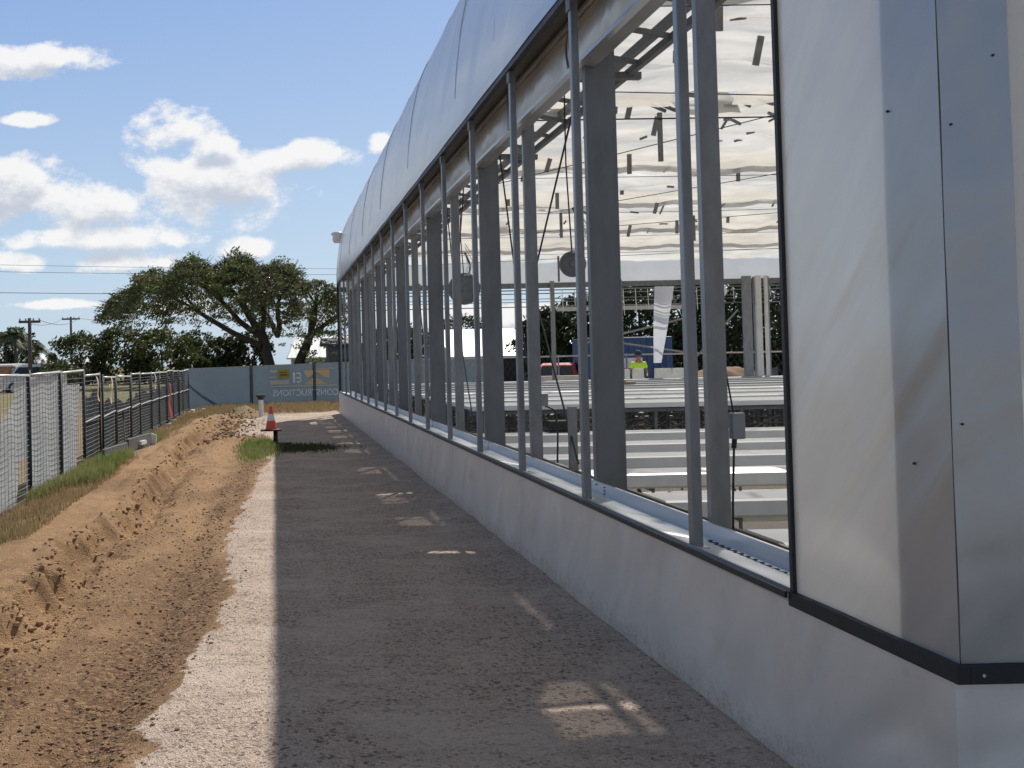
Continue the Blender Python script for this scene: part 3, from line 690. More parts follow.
for x, wd, mm in ((14.05, .26, 'galv'), (14.45, .16, 'white_metal'), (14.72, .08, 'white_metal')):
    part(MB().box(x, x + wd, Y1 - .7, Y1 - .6, 0, 3.9), 'end_post', M[mm])
for a, b_ in (((9.4, 2.0), (12.7, 2.75)), ((9.4, 2.15), (12.7, 1.6)), ((12.7, 1.5), (14, 2.9))): part(MB().tube([(a[0], Y1 - .4, a[1]), (b_[0], Y1 - .4, b_[1])], .03, 5), 'diagonal_brace', M['galv'])
mb = MB().grid(lambda u, v: (11.38 + .1 * v + (.22 + .38 * v) * u, Y1 - .5 + .05 * math.sin(u * 4 + v * 3), 1.35 + 2.3 * v), 8, 16)
part(mb, 'hanging_sheet', film('hanging_white_sheet', (.80, .84, .90), .4), fix=False)
for x in (13.2, 13.5, 12.9):
    part(MB().grid(lambda u, v, x=x: (x + .12 * u * (1 - .4 * math.sin(v * 7)), Y1 - .5 + .04 * math.sin(v * 9), 3.15 + .5 * v), 3, 8), 'hanging_scrap', M['white'], fix=False)
for x in np.arange(8.0, 15.4, .37): part(MB().tube([(x, Y1 - .3, 3.6), (x + .02, Y1 - .3, 3.6 - .3 - .5 * random.random())], .012, 4), 'drip_line', M['white'])
# far side wall
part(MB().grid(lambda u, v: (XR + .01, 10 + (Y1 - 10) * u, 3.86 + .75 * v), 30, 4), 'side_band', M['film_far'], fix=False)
part(MB().box(XR - .05, XR + .0, Y0, Y1, 3.72, 3.86), 'side_beam', M['galv_old'])
for k in range(14): part(MB().box(XR - .06, XR + .03, 6 + 2.2 * k, 6.1 + 2.2 * k, 0, 3.72), 'side_post', M['galv'])
for z in (3.5, 3.3): part(MB().box(XR - .04, XR - .01, Y0, Y1, z, z + .03), 'side_rail', M['galv'])

# ------------------------------------------------------------------ benches and troughs inside
TR = [6.45, 8.4, 10.35, 12.1, 13.85, 15.9, 4.6]
proto = thing('growing_trough', (2.75, TR[0], 0), 'x', 'trough', 'white growing troughs across the greenhouse')
tp = MB().prism([(TR[0] - .02, .45), (TR[0] - .02, .55), (TR[0] + .02, .56), (TR[0] + .52, .56), (TR[0] + .56, .55), (TR[0] + .56, .43), (TR[0] + .53, .43), (TR[0] + .53, .53), (TR[0] + .01, .53), (TR[0] + .01, .43)], 'x', 2.75, 15.2)
tp.build('tray', M['trough'], proto)
for k in range(9):
    x = 3.3 + 1.45 * k
    lg = MB().tube([(x, TR[0] + .06, .0), (x, TR[0] + .06, .43)], .014, 5).tube([(x, TR[0] + .48, .0), (x, TR[0] + .48, .43)], .014, 5).tube([(x, TR[0] + .055, .05), (x, TR[0] + .485, .4)], .012, 4).box(x - .012, x + .012, TR[0] + .05, TR[0] + .49, .40, .43)
    lg.build('leg', M['galv_old'], proto)
TLAB = {0: 'second white growing trough counted from the near corner', 1: 'third white growing trough, behind the second column gap', 2: 'fourth white growing trough from the near corner', 3: 'fifth white growing trough from the near corner',
        4: 'sixth white growing trough, second in front of the broad benches', 5: 'white growing trough directly in front of the broad benches', 6: 'white growing trough nearest the camera with wire hoops under it'}
for i, yy in enumerate(TR):
    o = proto if i == 0 else copy_tree(proto)
    o.location = (2.75, yy, 0); o['label'] = TLAB[i]
# wire hoops under the nearest trough
wb = thing('wire_bundle', (3.4, 5.9, 0), 'fanned bundle of bare wire rods standing beneath the nearest white trough', 'wire')
mb = MB()
for k in range(26):
    a = random.uniform(-1.2, 1.2); mb.tube([(3.6, 5.9, -.02), (3.6 + .25 * math.sin(a), 5.85, .2 * math.cos(a) + .1), (3.6 + .55 * math.sin(a), 5.8 + .1 * random.random(), .45 * math.cos(a))], .004, 4)
mb.build('rods', M['galv_old'], wb)
bench0 = thing('growing_bench', (2.8, 17.0, 0), 'x', 'bench', 'broad flat growing benches')
bt = MB().box(2.8, 15.2, 17.0, 18.5, .86, .90); bt.box(2.8, 15.2, 16.98, 16.998, .845, .912); bt.box(2.8, 15.2, 18.502, 18.52, .845, .912)
bt.build('bench_top', M['trough'], bench0)
MB().box(2.8, 15.2, 17.05, 17.1, .78, .83).build('under_rail', M['galv_old'], bench0)
for k in range(20):
    x = 3.0 + .62 * k
    lg = MB().box(x - .02, x + .02, 17.06, 17.1, 0, .78).box(x - .02, x + .02, 18.4, 18.44, 0, .78).box(x - .021, x + .021, 17.055, 18.445, .78, .82)
    lg.build('leg', M['galv_old'], bench0)
br = MB()
for k in range(20):
    x = 3.0 + .62 * k; br.tube([(x, 17.12, .12), (x + 1.2, 17.12, .7)], .012, 4); br.tube([(x, 17.8, .7), (x + 1.2, 17.8, .1)], .012, 4)
br.tube([(2.9, 17.1, .45), (15.2, 17.1, .45)], .014, 4).tube([(2.9, 17.1, .22), (15.2, 17.1, .22)], .014, 4)
br.build('cross_bracing', M['galv_old'], bench0)
BL = ['nearest broad white bench on a trussed underframe', 'second broad white bench behind the nearest one', 'third broad white bench, just before the grey ones', 'fourth broad bench counted from the troughs', 'first grey galvanised bench behind the white benches',
      'grey bench in the middle of the far grey group', 'third grey galvanised bench from the white ones', 'grey bench second from the far end wall', 'grey bench beside the far end wall']
M['bench_grey'] = mat('grey_bench_sheet', (.36, .36, .35), .5, .2, .12, 3)
grey_top = None
for i in range(9):
    o = bench0 if i == 0 else copy_tree(bench0)
    o.location = (2.8, 17.0 + i * 2.0, 0); o['label'] = BL[i]
    if i >= 4:
        for ch in COL.objects:
            if ch.parent == o and ch.name.startswith('bench_top'):
                if grey_top is None: grey_top = ch.data.copy(); grey_top.materials[0] = M['bench_grey']
                ch.data = grey_top
# dark sacks under the bench and an item on top
sk_ = thing('dark_crate', (4.0, 16.3, 0), 'black slatted crate stack beneath the bench seen between the mullions', 'crate')
mb = MB()
for k in range(5): mb.box(3.75, 4.15, 16.2, 16.5, .1 + .13 * k, .2 + .13 * k, .01)
mb.build('crate_stack', M['dark'], sk_)
tl = thing('tool_tray', (8.3, 28.4, .915), 'small dark tray lying on the grey benches', 'tray')
MB().box(8.1, 8.6, 28.2, 28.5, .915, .96, .01).box(8.3, 8.4, 28.3, 28.4, .96, 1.0).build('tray_body', M['timber'], tl)

# ------------------------------------------------------------------ SITE FENCE (left)
GRP = 'temporary mesh fence panels along the left verge'
def fence_panel(ya, yb, style, label):
    r = thing('fence_panel', (-3.4, ya, Hs(-3.4, ya)), label, 'fence panel', GRP)
    jit = random.uniform(-.04, .04); x0 = -3.4 + jit; x1 = -3.4 - jit
    zt0 = 1.52 - .13 * sst(ya, 17, 24) + random.uniform(-.02, .02); zt1 = zt0 + random.uniform(-.02, .05); zb = -.24 + .1 * sst(ya, 15, 40)
    P = lambda u, z: (x0 + (x1 - x0) * u, ya + (yb - ya) * u, z)
    for q in (.015, .985): MB().tube([P(q, zb - .1), P(q, zt0 + .06)], .027, 6).build('fence_post', M['fencepost'], r, smooth=True)
    MB().tube([P(0.01, zt0), P(.99, zt1)], .022, 6).build('top_rail', M['rail'], r, smooth=True)
    if style == 'dark': MB().tube([P(0.01, .62), P(.99, .66)], .016, 6).build('mid_rail', M['rail'], r)
    MB().tube([P(0.01, zb + .04), P(.99, zb + .04)], .016, 6).build('bottom_rail', M['fencepost'], r)
    mb = MB()
    for k in range(22):
        z = zb + .08 + (zt0 - zb - .1) * k / 21; mb.tube([P(0.02, z), P(.98, z)], .0035, 3, False)
    for k in range(1, 12): mb.tube([P(k / 12, zb + .04), P(k / 12, zt0)], .003, 3, False)
    mb.build('wire_mesh', M['wire'], r)
    def cl(u, v, off=-.035):
        z = zb + .05 + (zt0 - zb - .05) * v; p = P(.02 + .96 * u, z)
        return (p[0] + off + .006 * math.sin(v * 11 + u * 3) * math.sin(PI * u) + .008 * math.sin(u * 13 + v * 2), p[1], z)
    if style == 'torn':
        MB().grid(cl, 60, 60, lambda u, v: (v > .97) or (v < .34 and u > .62 + .5 * v + .05 * math.sin(v * 9) and u < .95) or (v > .60 + .36 * u ** 1.4 and v < .80 + .25 * u and u < .66)).build('shade_cloth', M['cloth'], r, fix=False)
    elif style == 'cloth':
        MB().grid(cl, 30, 30).build('shade_cloth', M['cloth'], r, fix=False)
    elif style == 'part':
        MB().grid(cl, 60, 60, lambda u, v: (v > .88 and u > .4) or (u > .74 + .2 * v and v < .9)).build('shade_cloth', M['cloth'], r, fix=False)
    elif style == 'dark':
        MB().grid(lambda u, v, hgt=random.uniform(.62, .80): cl(u, v * (hgt + .04 * math.sin(u * 7 + ya))), 24, 20).build('shade_cloth', M['cloth_dark'], r, fix=False)
    MB().box(x0 - .12, x0 + .12, ya - .3, ya + .3, zb - .16, zb - .05, .02).build('foot_block', M['concrete'], r)
    return r
cuts = [11.7, 14.0, 16.3, 18.55, 20.8, 22.95, 25.3, 27.5, 29.8, 32.1, 34.4, 36.7, 39.0, 41.3, 43.6, 45.8]
sty = ['torn', 'torn', 'cloth', 'part', 'dark'] + ['dark'] * 12
LB = ['mesh fence panel at the left frame edge, below its torn cloth', 'fence panel with torn pale shade cloth and a curved rip', 'fence panel fully covered by rippled pale shade cloth', 'fence panel with pale cloth hanging loose at one side', 'fence panel right beyond the last pale cloth, with pink tape',
      'fence panel with a cream tape cross', 'sixth dark fence panel beyond the pale cloth ones', 'fence panel behind the grey edging boards', 'dark fence panel beyond the grey edging boards', 'fence panel with white tape on its top rail', 'dark fence panel just past the white tape', 'fence panel beside the red flag',
      'fence panel beside the blue drum', 'dark fence panel third from the blue banner', 'dark fence panel second from the blue banner', 'fence panel meeting the blue banner corner']
for i in range(len(cuts) - 1): fence_panel(cuts[i] + .03, cuts[i + 1] - .03, sty[i], LB[i])
def tape(y, z0, z1, m, lab, cross=False, tilt=.1):
    r = thing('warning_tape', (-3.36, y, z1), lab, 'tape', 'tapes tied to the mesh fence')
    mb = MB().grid(lambda u, v: (-3.33 + .02 * math.sin(v * 6), y - .07 + .14 * u + tilt * v, z1 + (z0 - z1) * v), 2, 8)
    if cross: mb.grid(lambda u, v: (-3.34, y - .3 + .6 * u, (z0 * .35 + z1 * .65) + .06 * v), 4, 1)
    mb.build('strip', m, r, fix=False)
tape(22.0, .95, 1.42, M['pink'], 'pale pink tape strip hanging on the mesh fence, nearest of the tapes', tilt=.35)
tape(24.0, .85, 1.38, M['cream'], 'cream tape tied as a cross on the mesh fence', True, 0)
tape(32.6, .95, 1.38, M['white'], 'white tape strip hanging on the mesh fence, farthest of the tapes', tilt=.3)
rf = thing('red_flag', (-3.3, 37.0, Hs(-3.3, 37)), 'red cloth hanging on the far end of the left fence', 'flag')
MB().grid(lambda u, v: (-3.3 + .03 * math.sin(v * 8), 36.7 + u * (.25 + .5 * v), 1.05 - 1.1 * v), 6, 10).build('cloth', M['red'], rf, fix=False)
bl = thing('blue_drum', (-3.85, 40, Hs(-3.85, 40)), 'blue drum standing behind the left fence near the banner corner', 'drum')
MB().lathe([(.24, 0), (.26, .05), (.25, .3), (.27, .33), (.25, .36), (.25, .65), (.27, .68), (.25, .9), (.2, .92)], (-3.85, 40, Hs(-3.85, 40) - .02), 16).build('drum_body', M['blue'], bl, smooth=True)
db = thing('debris_scraps', (-3.0, 42.5, Hs(-3, 42.5)), 'crumpled white scraps on the ground at the fence corner', 'rubbish')
mb = MB()
for k in range(6): mb.box(-3.15 + .1 * k, -3.02 + .1 * k, 42 + .3 * random.random(), 42.4 + .3 * random.random(), Hs(-3, 42.3) - .02, Hs(-3, 42.3) + .06 + .14 * random.random(), .01)
mb.build('scraps', M['white'], db)

# ------------------------------------------------------------------ banner fence at the far end
banner_m = film('blue_banner', (.15, .20, .235), .25, .5, .06, .03, 1.2, (1, 1, 1), .15)
YB = 48.0
bx = [-3.75, -.98, 1.58, 4.1, 6.6, 9.1]
BLB = ['blue banner fence panel at the fence corner left of the tree trunks', 'blue banner fence panel behind the white pipe with the left half of the mirrored lettering', 'blue banner fence panel touching the greenhouse end with the letter C', 'blue banner panel behind the greenhouse frame, first one hidden by mullions', 'blue banner panel farthest right behind the greenhouse frame']
zt = lambda x: 1.42 + .02 * (x + 3.75); zbn = lambda x: -.26 + .035 * (x + 3.75)
txt_m = film('banner_lettering', (.95, .95, .92), .15, .6, .02)
org_m = film('banner_orange', (.85, .58, .32), .15, .6, .02)
tan_m = film('banner_tan', (.70, .66, .54), .15, .6, .02)
panels = []
for i in range(5):
    a, c_ = bx[i], bx[i + 1]
    r = thing('banner_fence_panel', (a, YB, zbn(a)), BLB[i], 'fence panel', 'blue banner fence panels at the far end'); panels.append(r)
    MB().grid(lambda u, v: (a + (c_ - a) * u, YB + .03 + .03 * math.sin(u * 9 + v * 4) * math.sin(PI * v), zbn(a + (c_ - a) * u) + .02 + (zt(a + (c_ - a) * u) - zbn(a + (c_ - a) * u) - .02) * v), 40, 16).build('banner_cloth', banner_m, r, fix=False)
    for px in (a + .035, c_ - .035): MB().tube([(px, YB - .03, -.3), (px, YB - .03, zt(px) + .09)], .03, 6).build('fence_post', M['fencepost'], r)
    MB().tube([(a, YB, zt(a) + .01), (c_, YB, zt(c_) + .01)], .02, 6).build('top_rail', M['rail'], r)
# fold on the corner panel
MB().grid(lambda u, v: (-3.6 + 1.3 * u, YB - .02 - .05 * math.sin(PI * v), 1.0 - 1.05 * u ** .7 - .12 * v), 16, 4).build('banner_fold', mat('banner_fold', (.12, .18, .24), .6), panels[0], fix=False)
# mirrored wording, cut between the two panels that carry it
cu = bpy.data.curves.new('lettering', 'FONT'); cu.body = 'CONSTRUCTIONS'; cu.size = .385; cu.extrude = .002; cu.offset = .008; cu.space_character = 1.02
fo = bpy.data.objects.new('lettering_src', cu); COL.objects.link(fo); bpy.context.view_layer.update()
tm = bpy.data.meshes.new_from_object(fo.evaluated_get(bpy.context.evaluated_depsgraph_get())); bpy.data.objects.remove(fo)
xsT = [q.co.x for q in tm.vertices]; wT = max(xsT); sx = 2.68 / wT
def text_half(lo, hi, parent):
    bm = bmesh.new(); bm.from_mesh(tm)
    for q in bm.verts: q.co = Vector((2.56 - q.co.x * sx, YB - .075 - q.co.z, .235 + q.co.y * .95 + .02 * 1))
    for co, no in (((lo, 0, 0), (-1, 0, 0)), ((hi, 0, 0), (1, 0, 0))):
        bmesh.ops.bisect_plane(bm, geom=bm.verts[:] + bm.edges[:] + bm.faces[:], plane_co=co, plane_no=no, clear_outer=True)
    mb = MB(); mb.frombm(bm); return mb.build('lettering', txt_m, parent)
text_half(-.9, 1.53, panels[1]); text_half(1.64, 3.2, panels[2])
def flat(polys, m, name, parent, off=.078):
    mb = MB()
    for q in polys: mb.prism(q, 'y', YB - off, YB - off + .003)
    mb.build(name, m, parent)
R4 = lambda x0, x1, z0, z1: [(x0, z0), (x1, z0), (x1, z1), (x0, z1)]
flat([R4(-.22, .10, 1.22, 1.31), R4(-.22, .10, .99, 1.05), R4(-.22, .55, .72, .90), R4(-.22, 1.53, .62, .68)], tan_m, 'logo_bar', panels[1])
flat([[(1.15, 1.28), (1.53, 1.28), (1.53, 1.12), (1.33, .98), (1.2, 1.1)], [(1.15, .70), (1.53, .70), (1.53, .96)]], org_m, 'logo_block', panels[1])
flat([R4(.72, .80, .78, 1.2), R4(.86, 1.02, .78, .84), R4(.86, 1.02, .95, 1.01), R4(.86, 1.02, 1.13, 1.19), R4(1.0, 1.05, .80, 1.17)], txt_m, 'logo_letter', panels[1])
flat([[(1.64, 1.30), (2.2, 1.30), (2.2, .95), (2.0, .98), (1.80, 1.14), (1.64, 1.22)], [(1.64, .70), (2.15, .70), (1.64, .98)]], org_m, 'logo_block', panels[2])
flat([R4(1.64, 2.5, .62, .68), R4(1.64, 2.42, 1.33, 1.36)], tan_m, 'logo_bar', panels[2])
sg = thing('yellow_sign', (.32, YB - .1, 1.0), 'small dark yellow notice fixed on the blue banner above the lettering', 'sign')
MB().box(.12, .56, YB - .12, YB - .10, .98, 1.34, .004).build('sign_board', M['yellow'], sg)
MB().box(.2, .48, YB - .124, YB - .1205, 1.08, 1.14).box(.2, .48, YB - .124, YB - .1205, 1.2, 1.23).build('sign_print', mat('sign_print', (.12, .08, .03), .6), sg)

# ------------------------------------------------------------------ small site objects
zc = Hs(-.1, 23) 
st = thing('marker_post', (-.02, 23, zc), 'short black stand under the traffic cone', 'post')
MB().tube([(-.02, 23, zc - .05), (-.02, 23, .285)], .045, 10).build('post_shaft', M['rubber'], st, smooth=True)
MB().box(-.2, .28, 22.85, 23.15, zc - .01, zc + .03, .01).build('post_foot', M['rubber'], st)
cn = thing('traffic_cone', (-.1, 23, .285), 'orange traffic cone with white band standing on a short black stand', 'cone')
MB().box(-.31, .10, 22.8, 23.2, .285, .315, .01).build('cone_base', M['rubber'], cn)
def fr(z0, z1, r0_, r1_): return [(r0_, z0), (r1_, z1)]
MB().lathe([(.112, 0), (.082, .17)], (-.1, 23, .315), 20).lathe([(.058, .30), (.032, .44), (.026, .455)], (-.1, 23, .315), 20).build('cone_body', M['orange'], cn, smooth=False)
MB().lathe([(.083, .168), (.057, .302)], (-.1, 23, .315), 20).build('reflective_band', M['conewhite'], cn)
pp = thing('capped_pipe', (-.46, 36.3, 0), 'white upright pipe with a dark cap before the blue banner', 'pipe')
MB().lathe([(.075, -.1), (.075, .5)], (-.46, 36.3, 0), 14).build('pipe_shaft', M['white'], pp, smooth=False)
MB().lathe([(.08, .48), (.10, .52), (.155, .62), (.15, .63)], (-.46, 36.3, 0), 14).build('pipe_cap', M['dark'], pp)
def plank(x0, y0, x1, y1, z0, z1, lab):
    z0 = min(Hs(x0, y0), Hs(x1, y1)) - .03; z1 = z0 + .30
    r = thing('edging_board', (x0, y0, z0), lab, 'board', 'grey edging boards at the trench')
    d = Vector((x1 - x0, y1 - y0, 0)).normalized(); n_ = Vector((d.y, -d.x, 0))
    MB().bar((x0, y0, (z0 + z1) / 2), (x1, y1, (z0 + z1) / 2 + .02), .05, z1 - z0).build('board_panel', M['board'], r)
    return r
plank(-2.98, 20.3, -2.76, 21.75, -.10, .16, 'grey edging board nearer the camera beside the green weeds')
b2 = plank(-2.75, 21.8, -2.50, 23.3, -.07, .20, 'grey edging board with a white label, ending at the white peg')
MB().bar((-2.60, 22.45, Hs(-2.6, 22.6) + .14), (-2.54, 22.8, Hs(-2.6, 22.6) + .145), .075, .07).build('board_label', M['white'], b2)
wp = thing('white_peg', (-2.46, 23.4, 0), 'white cut plastic peg at the end of the grey edging board', 'peg')
MB().box(-2.5, -2.44, 23.38, 23.44, -.16, .26, .008).box(-2.44, -2.38, 23.38, 23.44, .0, .24, .008).build('peg_body', M['white'], wp)
sk2 = thing('timber_stake', (-2.78, 21.8, 0), 'thin timber stake with dark tip standing between the grey boards', 'stake')
MB().bar((-2.79, 21.85, -.2), (-2.83, 21.9, .62), .022, .03).build('stake_shaft', M['timber'], sk2)
MB().bar((-2.83, 21.9, .62), (-2.835, 21.905, .78), .03, .04).build('stake_tip', M['dark'], sk2)

# ------------------------------------------------------------------ trees
def leaves(mb_v, mb_f, c, r, n, s, flat=.6):
    for _ in range(n):
        while True:
            p = np.array([random.uniform(-1, 1) for _ in range(3)])
            if p @ p <= 1: break
        q = Vector((c[0] + p[0] * r, c[1] + p[1] * r, c[2] + p[2] * r * flat)); s_ = s * random.uniform(.6, 1.4)
        a = Vector([random.gauss(0, 1) for _ in range(3)]).normalized(); b_ = a.orthogonal().normalized(); cc = a.cross(b_)
        k = len(mb_v); mb_v += [tuple(q + b_ * s_), tuple(q + cc * s_ * .5), tuple(q - b_ * s_), tuple(q - cc * s_ * .5)]; mb_f.append((k, k + 1, k + 2, k + 3))
def mk(name, v, f, m, parent):
    mb = MB(); mb.v = v; mb.f = f; return mb.build(name, m, parent, fix=False, smooth=False)

def rain_tree(x, y, lab):
    z0 = -.4; r = thing('rain_tree', (x, y, z0), lab, 'tree')
    wood = MB(); lv, lf = [], []
    tips = []
    CX = x - 4.15
    def top(px, py):
        u = (px - CX) / 10.3; v = (py - y) / 9.0; q = u * u + v * v
        return None if q > 1 else 5.0 + 5.3 * (1 - q) ** .55 * (1 + .10 * math.sin(px * 1.7) + .06 * math.sin(px * 3.9 + py)) 
    def grow(p, d, L, rad, depth):
        pts = [p]; rads = [rad]; q = p.copy(); dd = d.copy(); n = 5
        for i in range(n):
            dd = (dd + Vector((random.uniform(-.18, .18), random.uniform(-.18, .18), random.uniform(-.10, .12)))).normalized()
            q = q + dd * L / n; tz_ = top(q.x, q.y)
            if tz_ is None or (depth > 1 and q.z > tz_ - .3):
                dd.z = -.1; q.z = min(q.z, (tz_ or 5.3) - .35)
                if tz_ is None: break
            pts.append(q.copy()); rads.append(rad * (1 - .42 * (i + 1) / n))
        if len(pts) < 3: return
        wood.tube(pts, rads, 6 if depth < 3 else 4, False)
        if depth >= 3 or rad < .05:
            tips.append(pts[-1]); tips.append(pts[-3]); 
            if depth >= 4: return
        k = 3 if depth < 4 else 2
        if depth >= 4: return
        for j in range(k):
            a = random.uniform(0, 2 * PI); out = Vector((math.cos(a), math.sin(a), 0))
            cx = Vector((q.x - x - .5, q.y - y, 0)); 
            nd = (dd * 1.0 + out * .62 + (cx.normalized() * .25 if cx.length > 1 else Vector()))
            nd.z = nd.z * .72 + (.22 if q.z < 8 else -.06); 
            grow(pts[-1 - (j % 2) * (1 if depth else 0)], nd.normalized(), L * random.uniform(.6, .8), rads[-1] * .72, depth + 1)
    # main limbs that fork low
    grow(Vector((x - .2, y, z0)), Vector((-.35, 0, 1)).normalized(), 4.6, .62, 0)
    grow(Vector((x + .75, y + .3, z0)), Vector((.42, .1, 1)).normalized(), 4.6, .55, 0)
    for (dx, dy, dz, L, rd, px, pz) in ((-1, .1, .42, 6.4, .30, -1.3, 3.4), (-1, -.5, .55, 5.6, .26, -1.4, 4.2), (.2, -1, .6, 4.5, .25, 0, 4.2), (-.3, 1, .6, 4.5, .25, 0, 4.2), (-.6, .1, .9, 4.2, .3, -1.3, 4)):
        grow(Vector((x + px, y, z0 + pz)), Vector((dx, dy, dz)).normalized(), L, rd, 1)
    wood.build('trunk', M['bark'], r, smooth=True)
    # umbrella canopy: many leaf clumps under an uneven dome, thicker to the right
    for _ in range(1450):
        a = random.uniform(0, 2 * PI); rad = math.sqrt(random.random()); px = CX + 10.2 * rad * math.cos(a); py = y + 8.8 * rad * math.sin(a)
        tz = top(px, py)
        if tz is None: continue
        u_ = (px - CX) / 10.3
        if math.sin(px * 1.1 + 2) * math.sin(py * 1.3 + px * .4) > .80: continue
        dep = random.random() ** 1.6 * (1.3 + 2.4 * max(0, u_ + .35))
        leaves(lv, lf, (px, py, tz - .35 - dep), random.uniform(.35, .8), 40, .10, .38)
        if random.random() < .35: wood_t = None
    for tpt in tips:
        if tpt.z < 10.2: leaves(lv, lf, tpt, random.uniform(.4, .8), 14, .12, .5)
    mk('crown', lv, lf, M['leaf_rain'], r)
    # twigs reaching up to the canopy
    tw = MB()
    for tpt in tips:
        tz = top(tpt.x, tpt.y)
        if tz is None: continue
        for _ in range(2): tw.tube([tpt, tpt + Vector((random.uniform(-1.2, 1.2), random.uniform(-1.2, 1.2), max(.2, (tz - tpt.z) * random.uniform(.3, .9))))], [.035, .012], 3, False)
    tw.build('branches', M['bark'], r)
    return r
rain_tree(.25, 95, 'huge spreading umbrella shaped tree with forked trunk behind the blue banner')

def tree(name, x, y, h, w_, lab, m='leaf_dark', n=70, group=None, s=.16, z0=-.4, low=.25):
    r = thing(name, (x, y, z0), lab, 'tree', group)
    wd = MB(); lv, lf = [], []
    wd.tube([(x, y, z0), (x + .1, y, z0 + h * .35), (x, y, z0 + h * .7)], [.03 * h, .022 * h, .008 * h], 6, False)
    for k in range(7):
        a = random.uniform(0, 2 * PI); wd.tube([(x, y, z0 + h * random.uniform(.25, .5)), (x + w_ * .35 * math.cos(a), y + w_ * .35 * math.sin(a), z0 + h * random.uniform(.55, .85))], [.012 * h, .004 * h], 4, False)
    for _ in range(n):
        a = random.uniform(0, 2 * PI); el = random.uniform(-1, 1); rr_2 = random.uniform(.55, 1) * math.sqrt(max(0, 1 - el * el)) * w_ / 2 * random.uniform(.8, 1.1)
        cz = z0 + h * (low + 1) / 2 + el * h * (1 - low) / 2 * random.uniform(.8, .97)
        leaves(lv, lf, (x + rr_2 * math.cos(a), y + rr_2 * math.sin(a), cz), w_ * random.uniform(.07, .14), 40, s, .7)
    wd.build('trunk', M['bark'], r); mk('crown', lv, lf, M[m], r); return r
GT = 'trees in the belt behind the left fence'
# belt of trees behind the left fence (px range 75..255)
belt = [(-18.5, 112, 5.2, 7.5, 'leaf_mid', 'rounded light green tree at the left end of the tree belt'), (-14.5, 114, 5.9, 8, 'leaf_mid', 'light green tree second from the left in the belt'), (-10.8, 112, 5.6, 7.5, 'leaf_mid', 'dark tree below the left tips of the umbrella tree'),
        (-7.8, 116, 5.2, 6.5, 'leaf_mid', 'dark green tree in the middle of the tree belt'), (-5.2, 118, 4.8, 6, 'leaf_dark', 'low dark tree left of the forked trunk'), (-2.6, 117, 5.0, 5.5, 'leaf_dark', 'dark tree right behind the forked trunk')]
for bx_, by_, bh, bw_, bm_, bl_ in belt: tree('broad_tree', bx_, by_, bh, bw_, bl_, bm_, 95, GT, .19, low=.02)
tree('shade_tree', -21.8, 98, 5.6, 4.6, 'grey green tree between the palms and the utility pole', 'leaf_dark', 60, None, .15)
tree('hedge_shrub', 4.3, 106, 2.3, 5, 'low green hedge in front of the white roofed shed', 'leaf_mid', 40, None, .14, low=0)
tree('garden_tree', -15.5, 84, 2.6, 4.2, 'low shrub behind the fence below the utility pole', 'leaf_mid', 30, None, .12, low=0)
# palms on the left
def palm(x, y, h, lab):
    r = thing('palm_tree', (x, y, -.4), lab, 'palm', 'palms at the left edge')
    MB().tube([(x, y, -.4), (x + .1, y, h * .5), (x, y, h)], [.16, .12, .10], 7).build('trunk', M['bark'], r, smooth=True)
    mb = MB()
    for k in range(24):
        a = 2 * PI * k / 24 + random.uniform(-.15, .15); el = random.uniform(-.1, 1.4); L = random.uniform(1.5, 2.1); pts = []
        for i in range(9):
            t_ = i / 8; pts.append(Vector((x + math.cos(a) * math.cos(el) * L * t_, y + math.sin(a) * math.cos(el) * L * t_, h + L * t_ * math.sin(el) - 1.5 * t_ * t_)))
        side = Vector((-math.sin(a), math.cos(a), 0))
        for i in range(8):
            for j in range(4):
                p = pts[i].lerp(pts[i + 1], j / 4); ll = .62 * math.sin(PI * min(1, .15 + .85 * (i + j / 4) / 8)) + .1
                for sg_ in (-1, 1):
                    tip = p + side * sg_ * ll * .75 + Vector((0, 0, -.45 * ll)) + (pts[i + 1] - pts[i]).normalized() * ll * .5; w2 = (pts[i + 1] - pts[i]).normalized() * .045
                    mb.add([p - w2, p + w2, tip], [(0, 1, 2)])
        mb.tube(pts, [.03, .03, .025, .02, .02, .015, .01, .01, .008], 3, False)
    mb.build('crown', M['leaf_palm'], r, fix=False)
palm(-21.9, 96, 4.0, 'palm at the left frame edge, leftmost of the palms'); palm(-20.7, 94, 4.3, 'tallest palm, in the middle of the palm group'); palm(-20.6, 100, 3.5, 'lower palm right of the tallest palm')

# trees beyond the greenhouse
for (px, yy, h, w_, lab) in [(462, 120, 6.3, 7, 'round dark tree beyond the white roofed building, left of the wide column'), (548, 62, 4.4, 3.8, 'dark tree beyond the greenhouse, right of the white roofed building'), (580, 64, 5.0, 5.2, 'taller dark tree behind the wide front column'),
                           (640, 62, 5.8, 5.5, 'dark tree behind the blue container'), (690, 64, 6.2, 5.5, 'dark tree right of the hanging white sheet'), (735, 62, 6.2, 5.0, 'dark tree behind the white end posts'), (780, 66, 6.5, 6, 'dark tree at the right edge of the opening'), (840, 62, 6.5, 6, 'dark tree hidden beyond the wall sheet'),
                           (405, 90, 4.5, 4.5, 'yellowish tree seen between the far mullions'), (383, 96, 4.5, 4.5, 'leafy tree seen between the farthest mullions')]:
    if px == 840: continue
    tree('dark_tree', (px - 275) / F * yy, yy, h, w_, lab, 'leaf_mid' if px < 420 else 'leaf_dark', 170, 'trees beyond the greenhouse', .13, z0=-.2, low=.12)

